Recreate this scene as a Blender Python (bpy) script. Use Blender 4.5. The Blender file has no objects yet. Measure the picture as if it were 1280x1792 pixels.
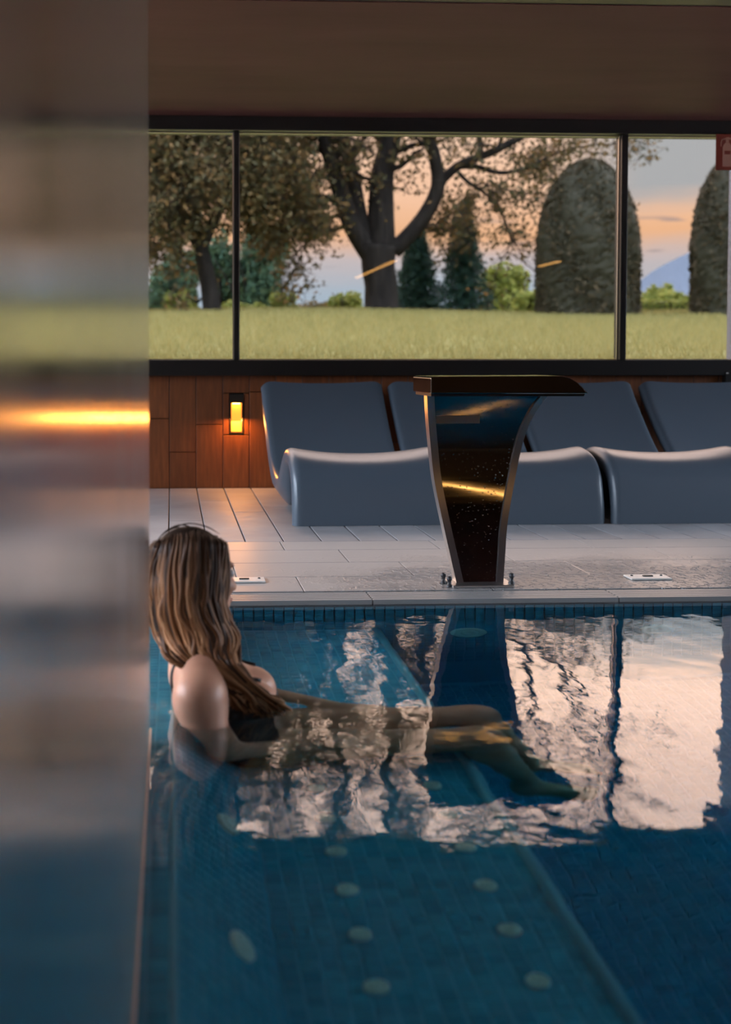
import bpy, bmesh, math, random
import numpy as np
from mathutils import Vector, Matrix
random.seed(7); rng = np.random.default_rng(7)
S = bpy.context.scene
COL = S.collection

# ------------------------------------------------------------------ camera
F, PX, PY, CH = 2240.0, 416.0, 720.0, 0.82          # focal length in px of a 1280x1792 frame, principal point, height over water
PSI = math.atan((PX - 300) / F); PHI = math.atan((PY - 630) / F)
cam = bpy.data.cameras.new('camera'); camo = bpy.data.objects.new('camera', cam); COL.objects.link(camo)
camo.location = (0, 0, CH); camo.rotation_euler = (math.pi / 2 - PHI, 0, -PSI)
cam.sensor_width = 36; cam.lens = F / 1792 * 36
cam.shift_x = (640 - PX) / 1792; cam.shift_y = (PY - 896) / 1792
cam.clip_start = 0.01; cam.clip_end = 6000
cam.dof.use_dof = True; cam.dof.focus_distance = 4.9; cam.dof.aperture_fstop = 2.8
S.camera = camo
S.view_settings.view_transform = 'Standard'; S.view_settings.look = 'None'
S.view_settings.gamma = 1; S.view_settings.use_curve_mapping = False
S.view_settings.exposure = 0.0
cy = S.cycles
cy.max_bounces = 10; cy.diffuse_bounces = 4; cy.glossy_bounces = 5; cy.transmission_bounces = 8
cy.transparent_max_bounces = 12; cy.sample_clamp_indirect = 6; cy.caustics_refractive = True; cy.caustics_reflective = True
cy.blur_glossy = 0.3
cy.use_denoising = True

SKY = 7.3            # strength of the sky; the front panes carry an added dimming tint that lets a seventh through
# ------------------------------------------------------------------ world: a sunset sky, pink cloud overhead, blue away from the sun
W = bpy.data.worlds.new('world'); S.world = W; W.use_nodes = True
wt = W.node_tree; wt.nodes.clear()
def N(t, typ, **kw):
    n = t.nodes.new(typ)
    for k, v in kw.items():
        if k == 'inp':
            for a, b in v.items(): n.inputs[a].default_value = b
        else: setattr(n, k, v)
    return n
def M_(t, op, a, b=None, c=None, clamp=False):
    n = t.nodes.new('ShaderNodeMath'); n.operation = op; n.use_clamp = clamp
    for i, v in enumerate((a, b, c)):
        if v is None: continue
        if isinstance(v, (int, float)): n.inputs[i].default_value = v
        else: t.links.new(v, n.inputs[i])
    return n.outputs[0]
def MR(t, v, a, b, c, d, smooth=True):
    n = t.nodes.new('ShaderNodeMapRange'); n.interpolation_type = 'SMOOTHSTEP' if smooth else 'LINEAR'
    t.links.new(v, n.inputs[0])
    for i, q in enumerate((a, b, c, d)): n.inputs[i + 1].default_value = q
    return n.outputs[0]
def RAMP(t, v, stops):
    n = t.nodes.new('ShaderNodeValToRGB'); t.links.new(v, n.inputs[0]); e = n.color_ramp.elements
    while len(e) < len(stops): e.new(0.5)
    for k, (p, c) in enumerate(stops): e[k].position = p; e[k].color = tuple(c) + (1,)
    return n.outputs[0]
def MIX(t, f, a, b, mode='MIX'):
    n = t.nodes.new('ShaderNodeMix'); n.data_type = 'RGBA'; n.blend_type = mode
    for i, v in ((0, f), (6, a), (7, b)):
        if isinstance(v, (int, float)): n.inputs[i].default_value = v
        elif isinstance(v, tuple): n.inputs[i].default_value = v + ((1,) if len(v) == 3 else ())
        else: t.links.new(v, n.inputs[i])
    return n.outputs[2]
tc = N(wt, 'ShaderNodeTexCoord'); sp = N(wt, 'ShaderNodeSeparateXYZ'); wt.links.new(tc.outputs['Generated'], sp.inputs[0])
dx, dy, dz = sp.outputs
hor = M_(wt, 'SQRT', M_(wt, 'ADD', M_(wt, 'MULTIPLY', dx, dx), M_(wt, 'MULTIPLY', dy, dy)))
el = M_(wt, 'DIVIDE', dz, M_(wt, 'MAXIMUM', hor, 0.001))
az = M_(wt, 'ARCTAN2', dx, dy)
cl = N(wt, 'ShaderNodeCombineXYZ'); wt.links.new(M_(wt, 'MULTIPLY', az, 5.0), cl.inputs[0]); wt.links.new(M_(wt, 'MULTIPLY', el, 26.0), cl.inputs[1])
nz = N(wt, 'ShaderNodeTexNoise', inp={'Scale': 1.0, 'Detail': 4.0, 'Roughness': 0.55}); wt.links.new(cl.outputs[0], nz.inputs['Vector'])
nf = nz.outputs[0]
el2 = M_(wt, 'ADD', el, M_(wt, 'MULTIPLY', M_(wt, 'SUBTRACT', nf, 0.5), 0.03))
front = RAMP(wt, M_(wt, 'MULTIPLY', el2, 2.0), [(0.0, (.33, .42, .54)), (.10, (.42, .50, .60)), (.155, (.62, .52, .52)), (.19, (.92, .50, .28)), (.25, (1.0, .60, .40)), (.36, (1.05, .70, .52)), (.6, (1.06, .70, .54)), (1.0, (.95, .72, .66))])
gap = M_(wt, 'MULTIPLY', MR(wt, az, .27, .36, 0, 1), M_(wt, 'MULTIPLY', MR(wt, el2, .105, .13, 0, 1), MR(wt, el2, .20, .24, 1, 0)))
gap = M_(wt, 'MULTIPLY', gap, MR(wt, az, .62, .8, 1, 0))
front = MIX(wt, M_(wt, 'MULTIPLY', gap, .92), front, (.40, .43, .46))
c2 = N(wt, 'ShaderNodeCombineXYZ'); wt.links.new(M_(wt, 'MULTIPLY', az, 14.0), c2.inputs[0]); wt.links.new(M_(wt, 'MULTIPLY', el, 120.0), c2.inputs[1])
n2 = N(wt, 'ShaderNodeTexNoise', inp={'Scale': 1.0, 'Detail': 2.0}); wt.links.new(c2.outputs[0], n2.inputs['Vector'])
streak = M_(wt, 'MULTIPLY', MR(wt, n2.outputs[0], .60, .70, 0, .7), M_(wt, 'MULTIPLY', MR(wt, el, .065, .08, 0, 1), MR(wt, el, .10, .115, 1, 0)))
front = MIX(wt, streak, front, (.30, .27, .30))
back = RAMP(wt, el, [(0.0, (.46, .53, .64)), (.5, (.56, .63, .76)), (1.0, (.60, .68, .84))])
fw = MR(wt, M_(wt, 'DIVIDE', dy, M_(wt, 'MAXIMUM', hor, 0.001)), .15, .85, 0, 1)
colr = MIX(wt, fw, back, front)
zen = MR(wt, el, .9, 2.5, 0, 1)
colr = MIX(wt, zen, colr, (.62, .68, .86))
bright = MR(wt, el, .165, .26, 1.0, 4.5)
bg = N(wt, 'ShaderNodeBackground'); wt.links.new(colr, bg.inputs[0]); wt.links.new(M_(wt, 'MULTIPLY', bright, SKY), bg.inputs[1])
wo = N(wt, 'ShaderNodeOutputWorld'); wt.links.new(bg.outputs[0], wo.inputs[0])

# daylight portals in the window openings (they only guide the sampling of the sky)
def portal(name, loc, rot, sx, sy):
    l = bpy.data.lights.new(name, 'AREA'); l.shape = 'RECTANGLE'; l.size = sx; l.size_y = sy
    l.cycles.is_portal = True
    o = bpy.data.objects.new(name, l); COL.objects.link(o); o.location = loc; o.rotation_euler = rot
portal('portal_front', (.45, 8.10, 1.53), (-math.pi / 2, 0, 0), 6.5, 1.46)
portal('portal_right', (6.72, 4.35, 1.55), (0, math.pi / 2, 0), 1.36, 6.9)
portal('portal_left', (-3.32, 2.4, 1.55), (0, -math.pi / 2, 0), 1.36, 10.8)

# ------------------------------------------------------------------ helpers
def px(x, y, Y):
    """modelling aid: world point at depth Y for a measured point of the photograph"""
    r = Vector((math.cos(PSI), -math.sin(PSI), 0)); f = Vector((math.sin(PSI) * math.cos(PHI), math.cos(PSI) * math.cos(PHI), -math.sin(PHI)))
    u = r.cross(f); d = f + r * ((x - PX) / F) - u * ((y - PY) / F)
    return Vector((0, 0, CH)) + d * (Y / d.y)
def tag(o, label=None, cat=None, group=None, kind=None):
    if label: o['label'] = label
    if cat: o['category'] = cat
    if group: o['group'] = group
    if kind: o['kind'] = kind
    return o
def empty(name, loc=(0, 0, 0), **kw):
    o = bpy.data.objects.new(name, None); COL.objects.link(o); o.location = loc; o.empty_display_size = .1
    return tag(o, **kw)
def link(name, me, parent=None, loc=None):
    o = bpy.data.objects.new(name, me); COL.objects.link(o)
    if parent is not None:
        o.parent = parent
        if loc is None:
            o.matrix_parent_inverse = Matrix.Translation(-Vector(world_loc(parent)))
        else:
            o.matrix_parent_inverse = Matrix.Translation(-Vector(world_loc(parent))); o.location = loc
    elif loc is not None: o.location = loc
    return o
def world_loc(o):
    l = Vector(o.location)
    if o.parent: l = Vector(o.location) + (o.matrix_parent_inverse.translation + world_loc(o.parent))
    return l
def np_mesh(name, V, Fc, mat, smooth=False):
    """V (n,3) array, Fc (m,k) array of equal-length faces"""
    V = np.asarray(V, np.float32); Fc = np.asarray(Fc, np.int32)
    me = bpy.data.meshes.new(name); me.vertices.add(len(V)); me.vertices.foreach_set('co', V.ravel())
    m, k = Fc.shape; me.loops.add(m * k); me.loops.foreach_set('vertex_index', Fc.ravel())
    me.polygons.add(m); me.polygons.foreach_set('loop_start', np.arange(0, m * k, k, dtype=np.int32))
    me.polygons.foreach_set('loop_total', np.full(m, k, np.int32))
    me.polygons.foreach_set('use_smooth', np.full(m, smooth))
    me.update(calc_edges=True); me.validate()
    if mat: me.materials.append(mat)
    return me
class MB:
    def __init__(s): s.v = []; s.f = []; s.sm = []
    def add(s, vs, fs, smooth=False):
        b = len(s.v); s.v += [tuple(v) for v in vs]; s.f += [tuple(i + b for i in f) for f in fs]; s.sm += [smooth] * len(fs); return s
    def box(s, x0, x1, y0, y1, z0, z1):
        return s.add([(x, y, z) for z in (z0, z1) for y in (y0, y1) for x in (x0, x1)],
                     [(0, 2, 3, 1), (4, 5, 7, 6), (0, 1, 5, 4), (2, 6, 7, 3), (0, 4, 6, 2), (1, 3, 7, 5)])
    def chbox(s, x0, x1, y0, y1, z0, z1, c=.002, axis='z'):
        """box whose +axis (or -axis for '-y') face is chamfered by c"""
        if axis == 'z':
            vs = [(x0, y0, z0), (x1, y0, z0), (x1, y1, z0), (x0, y1, z0), (x0, y0, z1 - c), (x1, y0, z1 - c), (x1, y1, z1 - c), (x0, y1, z1 - c),
                  (x0 + c, y0 + c, z1), (x1 - c, y0 + c, z1), (x1 - c, y1 - c, z1), (x0 + c, y1 - c, z1)]
        else:
            vs = [(x0, y1, z0), (x0, y1, z1), (x1, y1, z1), (x1, y1, z0), (x0, y0 + c, z0), (x0, y0 + c, z1), (x1, y0 + c, z1), (x1, y0 + c, z0),
                  (x0 + c, y0, z0 + c), (x0 + c, y0, z1 - c), (x1 - c, y0, z1 - c), (x1 - c, y0, z0 + c)]
        return s.add(vs, [(0, 3, 2, 1), (0, 1, 5, 4), (1, 2, 6, 5), (2, 3, 7, 6), (3, 0, 4, 7), (4, 5, 9, 8), (5, 6, 10, 9), (6, 7, 11, 10), (7, 4, 8, 11), (8, 9, 10, 11)])
    def tube(s, pts, rad, n=8, caps=True, smooth=True):
        P = [Vector(p) for p in pts]; R = rad if hasattr(rad, '__len__') else [rad] * len(P)
        t0 = (P[1] - P[0]).normalized(); a = t0.orthogonal().normalized(); vs = []; fs = []
        for i, p in enumerate(P):
            t = (P[min(i + 1, len(P) - 1)] - P[max(i - 1, 0)])
            t = t.normalized() if t.length > 1e-9 else t0
            a = (a - t * a.dot(t)); a = a.normalized() if a.length > 1e-6 else t.orthogonal().normalized()
            b = t.cross(a)
            for k in range(n):
                q = 2 * math.pi * k / n; vs.append(p + (a * math.cos(q) + b * math.sin(q)) * R[i])
        for i in range(len(P) - 1):
            for k in range(n):
                fs.append((i * n + k, i * n + (k + 1) % n, (i + 1) * n + (k + 1) % n, (i + 1) * n + k))
        if caps: fs += [tuple(range(n - 1, -1, -1)), tuple(range((len(P) - 1) * n, len(P) * n))]
        return s.add(vs, fs, smooth)
    def lathe(s, prof, c=(0, 0, 0), axis='z', n=24, smooth=True, mat=None):
        vs = []; fs = []
        for (r, h) in prof:
            for k in range(n):
                q = 2 * math.pi * k / n; v = Vector((r * math.cos(q), r * math.sin(q), h))
                if axis == 'y': v = Vector((v.x, -v.z, v.y))
                if mat is not None: v = mat @ v
                vs.append(v + Vector(c))
        for i in range(len(prof) - 1):
            for k in range(n): fs.append((i * n + k, i * n + (k + 1) % n, (i + 1) * n + (k + 1) % n, (i + 1) * n + k))
        fs.append(tuple(range((len(prof) - 1) * n, len(prof) * n)))
        return s.add(vs, fs, smooth)
    def prism(s, poly, y0, y1):
        """poly of (x,z) extruded in y"""
        n = len(poly)
        return s.add([(x, y0, z) for x, z in poly] + [(x, y1, z) for x, z in poly],
                     [tuple(range(n)), tuple(range(2 * n - 1, n - 1, -1))] + [(i, i + n, (i + 1) % n + n, (i + 1) % n) for i in range(n)])
    def mesh(s, name, mat):
        me = bpy.data.meshes.new(name); me.from_pydata(s.v, [], s.f); me.polygons.foreach_set('use_smooth', s.sm)
        if mat: me.materials.append(mat)
        me.update(); return me
    def build(s, name, mat, parent=None):
        me = s.mesh(name, mat)
        bm = bmesh.new(); bm.from_mesh(me); bmesh.ops.recalc_face_normals(bm, faces=bm.faces); bm.to_mesh(me); bm.free()
        return link(name, me, parent)
def bevel(o, w=.004, seg=2):
    m = o.modifiers.new('bevel', 'BEVEL'); m.width = w; m.segments = seg; m.limit_method = 'ANGLE'; m.angle_limit = math.radians(40); return o

# ------------------------------------------------------------------ materials
def mat(name, col=(.5, .5, .5), rough=.5, metal=0.0, spec=.5, **kw):
    m = bpy.data.materials.new(name); m.use_nodes = True; t = m.node_tree; p = t.nodes['Principled BSDF']
    p.inputs['Base Color'].default_value = tuple(col) + (1,); p.inputs['Roughness'].default_value = rough
    p.inputs['Metallic'].default_value = metal; p.inputs['Specular IOR Level'].default_value = spec
    for k, v in kw.items(): p.inputs[k.replace('_', ' ')].default_value = v
    return m, t, p
def noise(t, scale, detail=3, coord='Object', stretch=None, rough=.5):
    c = N(t, 'ShaderNodeTexCoord') if coord != 'pos' else N(t, 'ShaderNodeNewGeometry')
    src = c.outputs['Position'] if coord == 'pos' else c.outputs[coord]
    if stretch:
        mp = N(t, 'ShaderNodeMapping'); mp.inputs['Scale'].default_value = stretch; t.links.new(src, mp.inputs[0]); src = mp.outputs[0]
    n = N(t, 'ShaderNodeTexNoise', inp={'Scale': scale, 'Detail': detail, 'Roughness': rough}); t.links.new(src, n.inputs['Vector'])
    return n.outputs[0]
def bump(t, p, h, dist=.002, strength=1.0):
    b = N(t, 'ShaderNodeBump', inp={'Strength': strength, 'Distance': dist}); t.links.new(h, b.inputs['Height']); t.links.new(b.outputs[0], p.inputs['Normal'])
MT = {}
# deck porcelain
m, t, p = mat('deck_porcelain', rough=.4, spec=.5); MT['deck'] = m
oi = N(t, 'ShaderNodeObjectInfo')
n1 = noise(t, 3.0, 5, 'pos', (1, 1, 1)); n2_ = noise(t, 14.0, 4, 'pos', (1, 3, 1))
c = RAMP(t, M_(t, 'ADD', M_(t, 'MULTIPLY', n1, .6), M_(t, 'MULTIPLY', n2_, .4)), [(.3, (.21, .205, .21)), (.7, (.33, .325, .33))])
c = MIX(t, 1.0, c, RAMP(t, oi.outputs['Random'], [(0, (.88, .88, .88)), (1, (1.06, 1.06, 1.06))]), 'MULTIPLY'); t.links.new(c, p.inputs['Base Color'])
t.links.new(MR(t, n2_, .3, .7, .48, .62), p.inputs['Roughness']); bump(t, p, n2_, .0012, .6)
# wet tiles by the pool
m, t, p = mat('wet_porcelain', rough=.3, spec=.6); MT['wet'] = m
oi = N(t, 'ShaderNodeObjectInfo'); n1 = noise(t, 2.2, 4, 'pos'); nd = noise(t, 42.0, 3, 'pos', (1, .6, 1)); nw = noise(t, 4.0, 3, 'pos', (.6, 1.2, 1))
ge = N(t, 'ShaderNodeNewGeometry'); sx_ = N(t, 'ShaderNodeSeparateXYZ'); t.links.new(ge.outputs['Position'], sx_.inputs[0])
ex = M_(t, 'MULTIPLY', M_(t, 'SUBTRACT', sx_.outputs[0], 1.65), .75); ey = M_(t, 'MULTIPLY', M_(t, 'SUBTRACT', sx_.outputs[1], 4.5), 1.35)
rad = M_(t, 'SQRT', M_(t, 'ADD', M_(t, 'MULTIPLY', ex, ex), M_(t, 'MULTIPLY', ey, ey)))      # water splashed around the fountain
wet = MR(t, M_(t, 'ADD', rad, M_(t, 'MULTIPLY', M_(t, 'SUBTRACT', nw, .5), 1.1)), .35, 1.15, 1, 0)
c = MIX(t, wet, (.27, .265, .26), (.235, .23, .225)); t.links.new(c, p.inputs['Base Color'])
t.links.new(MR(t, wet, 0, 1, .42, .20), p.inputs['Roughness'])
drops = MR(t, nd, .50, .62, 0, 1); bump(t, p, M_(t, 'ADD', M_(t, 'MULTIPLY', drops, wet), M_(t, 'MULTIPLY', n1, .5)), .0045, .9)
m, t, p = mat('grate_plastic', (.24, .235, .23), .35); MT['grate'] = m
m, t, p = mat('joint', (.05, .05, .05), .9); MT['joint'] = m
m, t, p = mat('plaster_ceiling', rough=.6, spec=.2); MT['ceil'] = m
n1 = noise(t, 2.0, 5, 'pos', (.5, 1.5, 1)); t.links.new(RAMP(t, n1, [(.3, (.098, .035, .028)), (.7, (.132, .050, .041))]), p.inputs['Base Color']); bump(t, p, n1, .01, .35)
m, t, p = mat('plaster_wall', (.12, .09, .075), .7); MT['wall'] = m
m, t, p = mat('black_frame', (.012, .010, .009), .35); MT['frame'] = m
# wood boards
m, t, p = mat('cedar_board', rough=.45); MT['wood'] = m
oi = N(t, 'ShaderNodeObjectInfo'); g = noise(t, 9.0, 6, 'pos', (6, 6, .6)); kn = noise(t, 5.0, 2, 'pos', (1, 1, .5))
c = RAMP(t, M_(t, 'ADD', M_(t, 'MULTIPLY', g, .7), M_(t, 'MULTIPLY', kn, .3)), [(.3, (.13, .040, .011)), (.55, (.21, .066, .018)), (.75, (.29, .10, .030))])
c = MIX(t, 1.0, c, RAMP(t, oi.outputs['Random'], [(0, (.75, .72, .7)), (1, (1.15, 1.1, 1.05))]), 'MULTIPLY'); t.links.new(c, p.inputs['Base Color']); bump(t, p, g, .002, .3)
# polished partition
m, t, p = mat('polished_partition', (.88, .85, .83), .2, 1.0, .5); MT['partition'] = m
g = noise(t, 30, 3, 'pos', (1, 1.2, .03)); t.links.new(MR(t, g, .3, .7, .15, .24), p.inputs['Roughness']); bump(t, p, g, .0006, .25)
m, t, p = mat('satin_trim', (.75, .68, .62), .3, 1.0); MT['trim'] = m
# stainless steel
m, t, p = mat('stainless_steel', (.36, .355, .35), .06, 1.0); MT['steel'] = m
g = noise(t, 60, 3, 'Object', (.05, 1, 1)); t.links.new(MR(t, g, .3, .7, .045, .09), p.inputs['Roughness'])
MT['steel_cap'] = m.copy(); MT['steel_cap'].name = 'stainless_steel_cap'
vo = N(t, 'ShaderNodeTexVoronoi', inp={'Scale': 75.0}); vc = N(t, 'ShaderNodeTexCoord'); t.links.new(vc.outputs['Object'], vo.inputs['Vector'])
bump(t, p, MR(t, vo.outputs['Distance'], .10, .22, 1, 0), .0008, .6)        # dried water drops
m, t, p = mat('brushed_steel_edge', (.62, .61, .60), .28, 1.0); MT['steel2'] = m
m, t, p = mat('dark_rubber', (.02, .02, .022), .5); MT['rubber'] = m
m, t, p = mat('white_plastic', (.62, .60, .56), .35); MT['wplastic'] = m
# sunbed polyethylene
m, t, p = mat('moulded_polyethylene', (.076, .098, .122), .34, 0, .45); MT['bed'] = m
n1 = noise(t, 260, 2, 'Object'); bump(t, p, n1, .0006, .25)
# lamp
m, t, p = mat('lamp_housing', (.03, .022, .015), .45, .3); MT['lamph'] = m
def emis(name, col, s):
    m, t, p = mat(name, col, .4); p.inputs['Emission Color'].default_value = tuple(col) + (1,); p.inputs['Emission Strength'].default_value = s; return m
MT['lampglow'] = emis('lamp_glow', (1.0, .33, .04), 1.5)
MT['led'] = emis('lamp_led', (1.0, .40, .07), 25)
MT['strip'] = emis('strip_light_glow', (1.0, .48, .12), 14)
# glass pane: sheet with a tint added to dim the view outside, mirror reflection by angle
m = bpy.data.materials.new('window_glass'); m.use_nodes = True; t = m.node_tree; t.nodes.clear()
fr = N(t, 'ShaderNodeFresnel', inp={'IOR': 1.5}); tr = N(t, 'ShaderNodeBsdfTransparent', inp={'Color': (.37, .373, .37, 1)}); gl = N(t, 'ShaderNodeBsdfGlossy', inp={'Roughness': 0.0})
mx = N(t, 'ShaderNodeMixShader'); t.links.new(fr.outputs[0], mx.inputs[0]); t.links.new(tr.outputs[0], mx.inputs[1]); t.links.new(gl.outputs[0], mx.inputs[2])
o_ = N(t, 'ShaderNodeOutputMaterial'); t.links.new(mx.outputs[0], o_.inputs[0]); MT['glass'] = m
m2 = MT['glass'].copy(); m2.name = 'clear_glass'; [n for n in m2.node_tree.nodes if n.type == 'BSDF_TRANSPARENT'][0].inputs[0].default_value = (.97, .98, .98, 1); MT['clearglass'] = m2
# pool water
m = bpy.data.materials.new('pool_water'); m.use_nodes = True; t = m.node_tree; t.nodes.clear()
gl = N(t, 'ShaderNodeBsdfGlass', inp={'IOR': 1.33, 'Roughness': 0.0, 'Color': (1, 1, 1, 1)})
na = noise(t, 6.5, 1, 'pos', (1.3, .8, 1)); nb = noise(t, 19.0, 2, 'pos', (1, .8, 1)); nc = noise(t, .7, 2, 'pos', (1, .6, 1))
amp = MR(t, nc, .35, .65, .35, 1.1)
hh = M_(t, 'MULTIPLY', M_(t, 'ADD', na, M_(t, 'MULTIPLY', nb, .25)), amp)
b = N(t, 'ShaderNodeBump', inp={'Strength': 1.0, 'Distance': .0020}); t.links.new(hh, b.inputs['Height']); t.links.new(b.outputs[0], gl.inputs['Normal'])
va = N(t, 'ShaderNodeVolumeAbsorption', inp={'Color': (.05, .70, .78, 1), 'Density': 1.35})
o_ = N(t, 'ShaderNodeOutputMaterial'); t.links.new(gl.outputs[0], o_.inputs[0]); t.links.new(va.outputs[0], o_.inputs[1]); MT['water'] = m
# mosaic tiles: per-tile colour from the tile's own position
TS = .034
m, t, p = mat('blue_mosaic', rough=.3, spec=.3); MT['tile'] = m
ge = N(t, 'ShaderNodeNewGeometry'); vm = N(t, 'ShaderNodeVectorMath', operation='DIVIDE'); vm.inputs[1].default_value = (TS, TS, TS); t.links.new(ge.outputs['Position'], vm.inputs[0])
v2 = N(t, 'ShaderNodeVectorMath', operation='FLOOR'); t.links.new(vm.outputs[0], v2.inputs[0])
wn = N(t, 'ShaderNodeTexWhiteNoise'); t.links.new(v2.outputs[0], wn.inputs[0])
t.links.new(RAMP(t, wn.outputs[0], [(0, (.040, .30, .43)), (.5, (.050, .35, .49)), (1, (.065, .40, .54))]), p.inputs['Base Color'])
m, t, p = mat('pale_grout', (.085, .44, .60), .8); MT['grout'] = m
m, t, p = mat('jet_plastic', (.92, .92, .82), .35); MT['jet'] = m
m, t, p = mat('pool_edge_tile', (.20, .50, .60), .3); MT['edge_tile'] = m
# outdoors
m, t, p = mat('lawn_soil', rough=.9, spec=.1); MT['lawn'] = m
n1 = noise(t, .35, 4, 'pos', (1, 1, 1)); n3 = noise(t, 2.5, 4, 'pos', (1, .6, 1))
t.links.new(RAMP(t, M_(t, 'ADD', M_(t, 'MULTIPLY', n1, .5), M_(t, 'MULTIPLY', n3, .5)), [(.3, (.17, .165, .06)), (.7, (.26, .235, .09))]), p.inputs['Base Color'])
def leafmat(name, a, b_, c_, trans=.25):
    m, t, p = mat(name, rough=.6, spec=.2); ri = N(t, 'ShaderNodeNewGeometry').outputs['Random Per Island']
    t.links.new(RAMP(t, ri, [(0, a), (.55, b_), (1, c_)]), p.inputs['Base Color']); p.inputs['Subsurface Weight'].default_value = 0
    tr = N(t, 'ShaderNodeBsdfTranslucent'); t.links.new(p.inputs['Base Color'].links[0].from_socket, tr.inputs[0])
    mx = N(t, 'ShaderNodeMixShader', inp={0: trans}); t.links.new(p.outputs[0], mx.inputs[1]); t.links.new(tr.outputs[0], mx.inputs[2])
    t.links.new(mx.outputs[0], t.nodes['Material Output'].inputs[0]); return m
MT['grass'] = leafmat('grass_blades', (.19, .185, .065), (.29, .26, .095), (.44, .35, .13), .3)
MT['oakleaf'] = leafmat('oak_leaves', (.060, .060, .027), (.125, .10, .043), (.27, .155, .062), .35)
MT['hedgeleaf'] = leafmat('hedge_leaves', (.040, .038, .022), (.068, .058, .032), (.14, .095, .048), .15)
MT['sprucel'] = leafmat('spruce_needles', (.022, .060, .048), (.035, .085, .062), (.06, .12, .07), .15)
MT['poplarl'] = leafmat('green_leaves', (.07, .13, .085), (.10, .18, .11), (.17, .23, .11), .3)
MT['yellowl'] = leafmat('yellow_green_leaves', (.16, .20, .04), (.26, .28, .06), (.38, .35, .09), .3)
m, t, p = mat('dark_bark', rough=.9, spec=.2); MT['bark'] = m
n1 = noise(t, 6, 5, 'pos', (1, 1, .25)); t.links.new(RAMP(t, n1, [(.3, (.012, .010, .009)), (.7, (.035, .028, .023))]), p.inputs['Base Color']); bump(t, p, n1, .05, .7)
m, t, p = mat('mountain_hazed', (.145, .165, .205), 1.0, 0, .0); MT['mountain'] = m  # the haze of distance is put into this blue-grey base colour
m, t, p = mat('terrace_stone', (.38, .36, .34), .8); MT['terrace'] = m
m, t, p = mat('white_render', (.22, .22, .255), .8); MT['render'] = m
# sign
m, t, p = mat('sign_red', (.17, .022, .009), .4); MT['red'] = m
m, t, p = mat('sign_white', (.34, .16, .11), .5); MT['signw'] = m
# person
m, t, p = mat('skin', (.52, .27, .18), .42, 0, .45); MT['skin'] = m
p.inputs['Subsurface Weight'].default_value = .12; p.inputs['Subsurface Radius'].default_value = (.01, .004, .002); p.inputs['Subsurface Scale'].default_value = 1.0
n1 = noise(t, 14, 3, 'pos'); t.links.new(RAMP(t, n1, [(.3, (.56, .28, .18)), (.7, (.66, .35, .235))]), p.inputs['Base Color'])
m, t, p = mat('black_swimsuit', (.010, .009, .010), .6); MT['suit'] = m
m, t, p = mat('brown_hair', rough=.5, spec=.22); MT['hair'] = m
at = N(t, 'ShaderNodeAttribute', attribute_name='Col'); t.links.new(at.outputs['Color'], p.inputs['Base Color'])
m, t, p = mat('lip', (.40, .12, .10), .35); MT['lip'] = m
m, t, p = mat('eye_white', (.7, .68, .65), .2); MT['eye'] = m
m, t, p = mat('eye_iris', (.05, .03, .02), .2); MT['iris'] = m

# ------------------------------------------------------------------ room shell
DK = .02; YW = 7.98; CZ = 2.325; XL, XR, YB = -3.2, 6.6, -7.6
POOL_Y1 = 4.235; PX0, PX1, PY0 = -.62, 5.0, -3.2
floor = MB()
floor.box(XL, XR, 4.235, 8.2, -.25, DK - .022)
floor.box(XL, XR, YB, PY0, -.25, DK)
floor.box(PX1, XR, PY0, 4.235, -.25, DK)
floor.box(XL, PX0, PY0, 4.235, -.25, DK)
floor = floor.build('floor', MT['joint']); floor['kind'] = 'structure'
# planks running towards the window
PW = .1692
plank_me = {}
def piece(parent, x0, x1, y0, y1, z1, th, mt, name, gap=.0055, c=.002):
    key = (round(x1 - x0, 4), round(y1 - y0, 4), mt.name)
    if key not in plank_me:
        w, d = x1 - x0 - gap, y1 - y0 - gap
        plank_me[key] = MB().chbox(-w / 2, w / 2, -d / 2, d / 2, -th, 0, c).mesh(name, mt)
    return link(name, plank_me[key], parent, ((x0 + x1) / 2, (y0 + y1) / 2, z1))
k0 = int((XL + .013) / PW); k = k0
while -.013 + (k + 1) * PW < XR:
    x0 = -.013 + k * PW
    yj = 6.70 if k == 2 else [6.35, 7.25, 5.98, 6.95, 7.6, 6.6][k % 6]
    piece(floor, x0, x0 + PW, 5.60, yj, DK, .02, MT['deck'], 'plank')
    piece(floor, x0, x0 + PW, yj, 7.97, DK, .02, MT['deck'], 'plank')
    k += 1
rows = [(4.385, 4.68, .458), (4.68, 5.01, .238), (5.01, 5.345, .703), (5.345, 5.60, .476)]
for (y0, y1, xj) in rows:
    n0 = int((XL - xj) / .662)
    x = xj + n0 * .662
    while x + .662 < XR:
        piece(floor, x, x + .662, y0, y1, DK, .02, MT['wet'], 'paving_slab', .003)
        x += .662
# overflow grate sections: slats along the edge
GL = ['slatted overflow grate section behind the woman\'s head', 'slatted overflow grate section between the woman and the fountain', 'slatted overflow grate section at the foot of the fountain', 'slatted overflow grate section at the right edge of the picture']
gi = 0; x = .674 - .842 * 2
g_slat = MB().chbox(-.419, .419, -.0105, .0105, -.02, 0, .0015).mesh('grate_slat', MT['grate'])
while gi < 4:
    g = empty('overflow_grate', (x + .421, 4.31, 0), label=GL[gi], cat='grate', group='overflow grate sections along the far pool edge')
    for j in range(5):
        link('grate_slat', g_slat, g, (x + .421, 4.25 + j * .0295, DK - .004))
    for j in range(4):
        link('grate_rib', MB().box(-.006, .006, -.07, .07, -.03, -.010).mesh('grate_rib', MT['joint']), g, (x + .1 + j * .21, 4.31, DK - .004))
    gi += 1; x += .842
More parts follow.
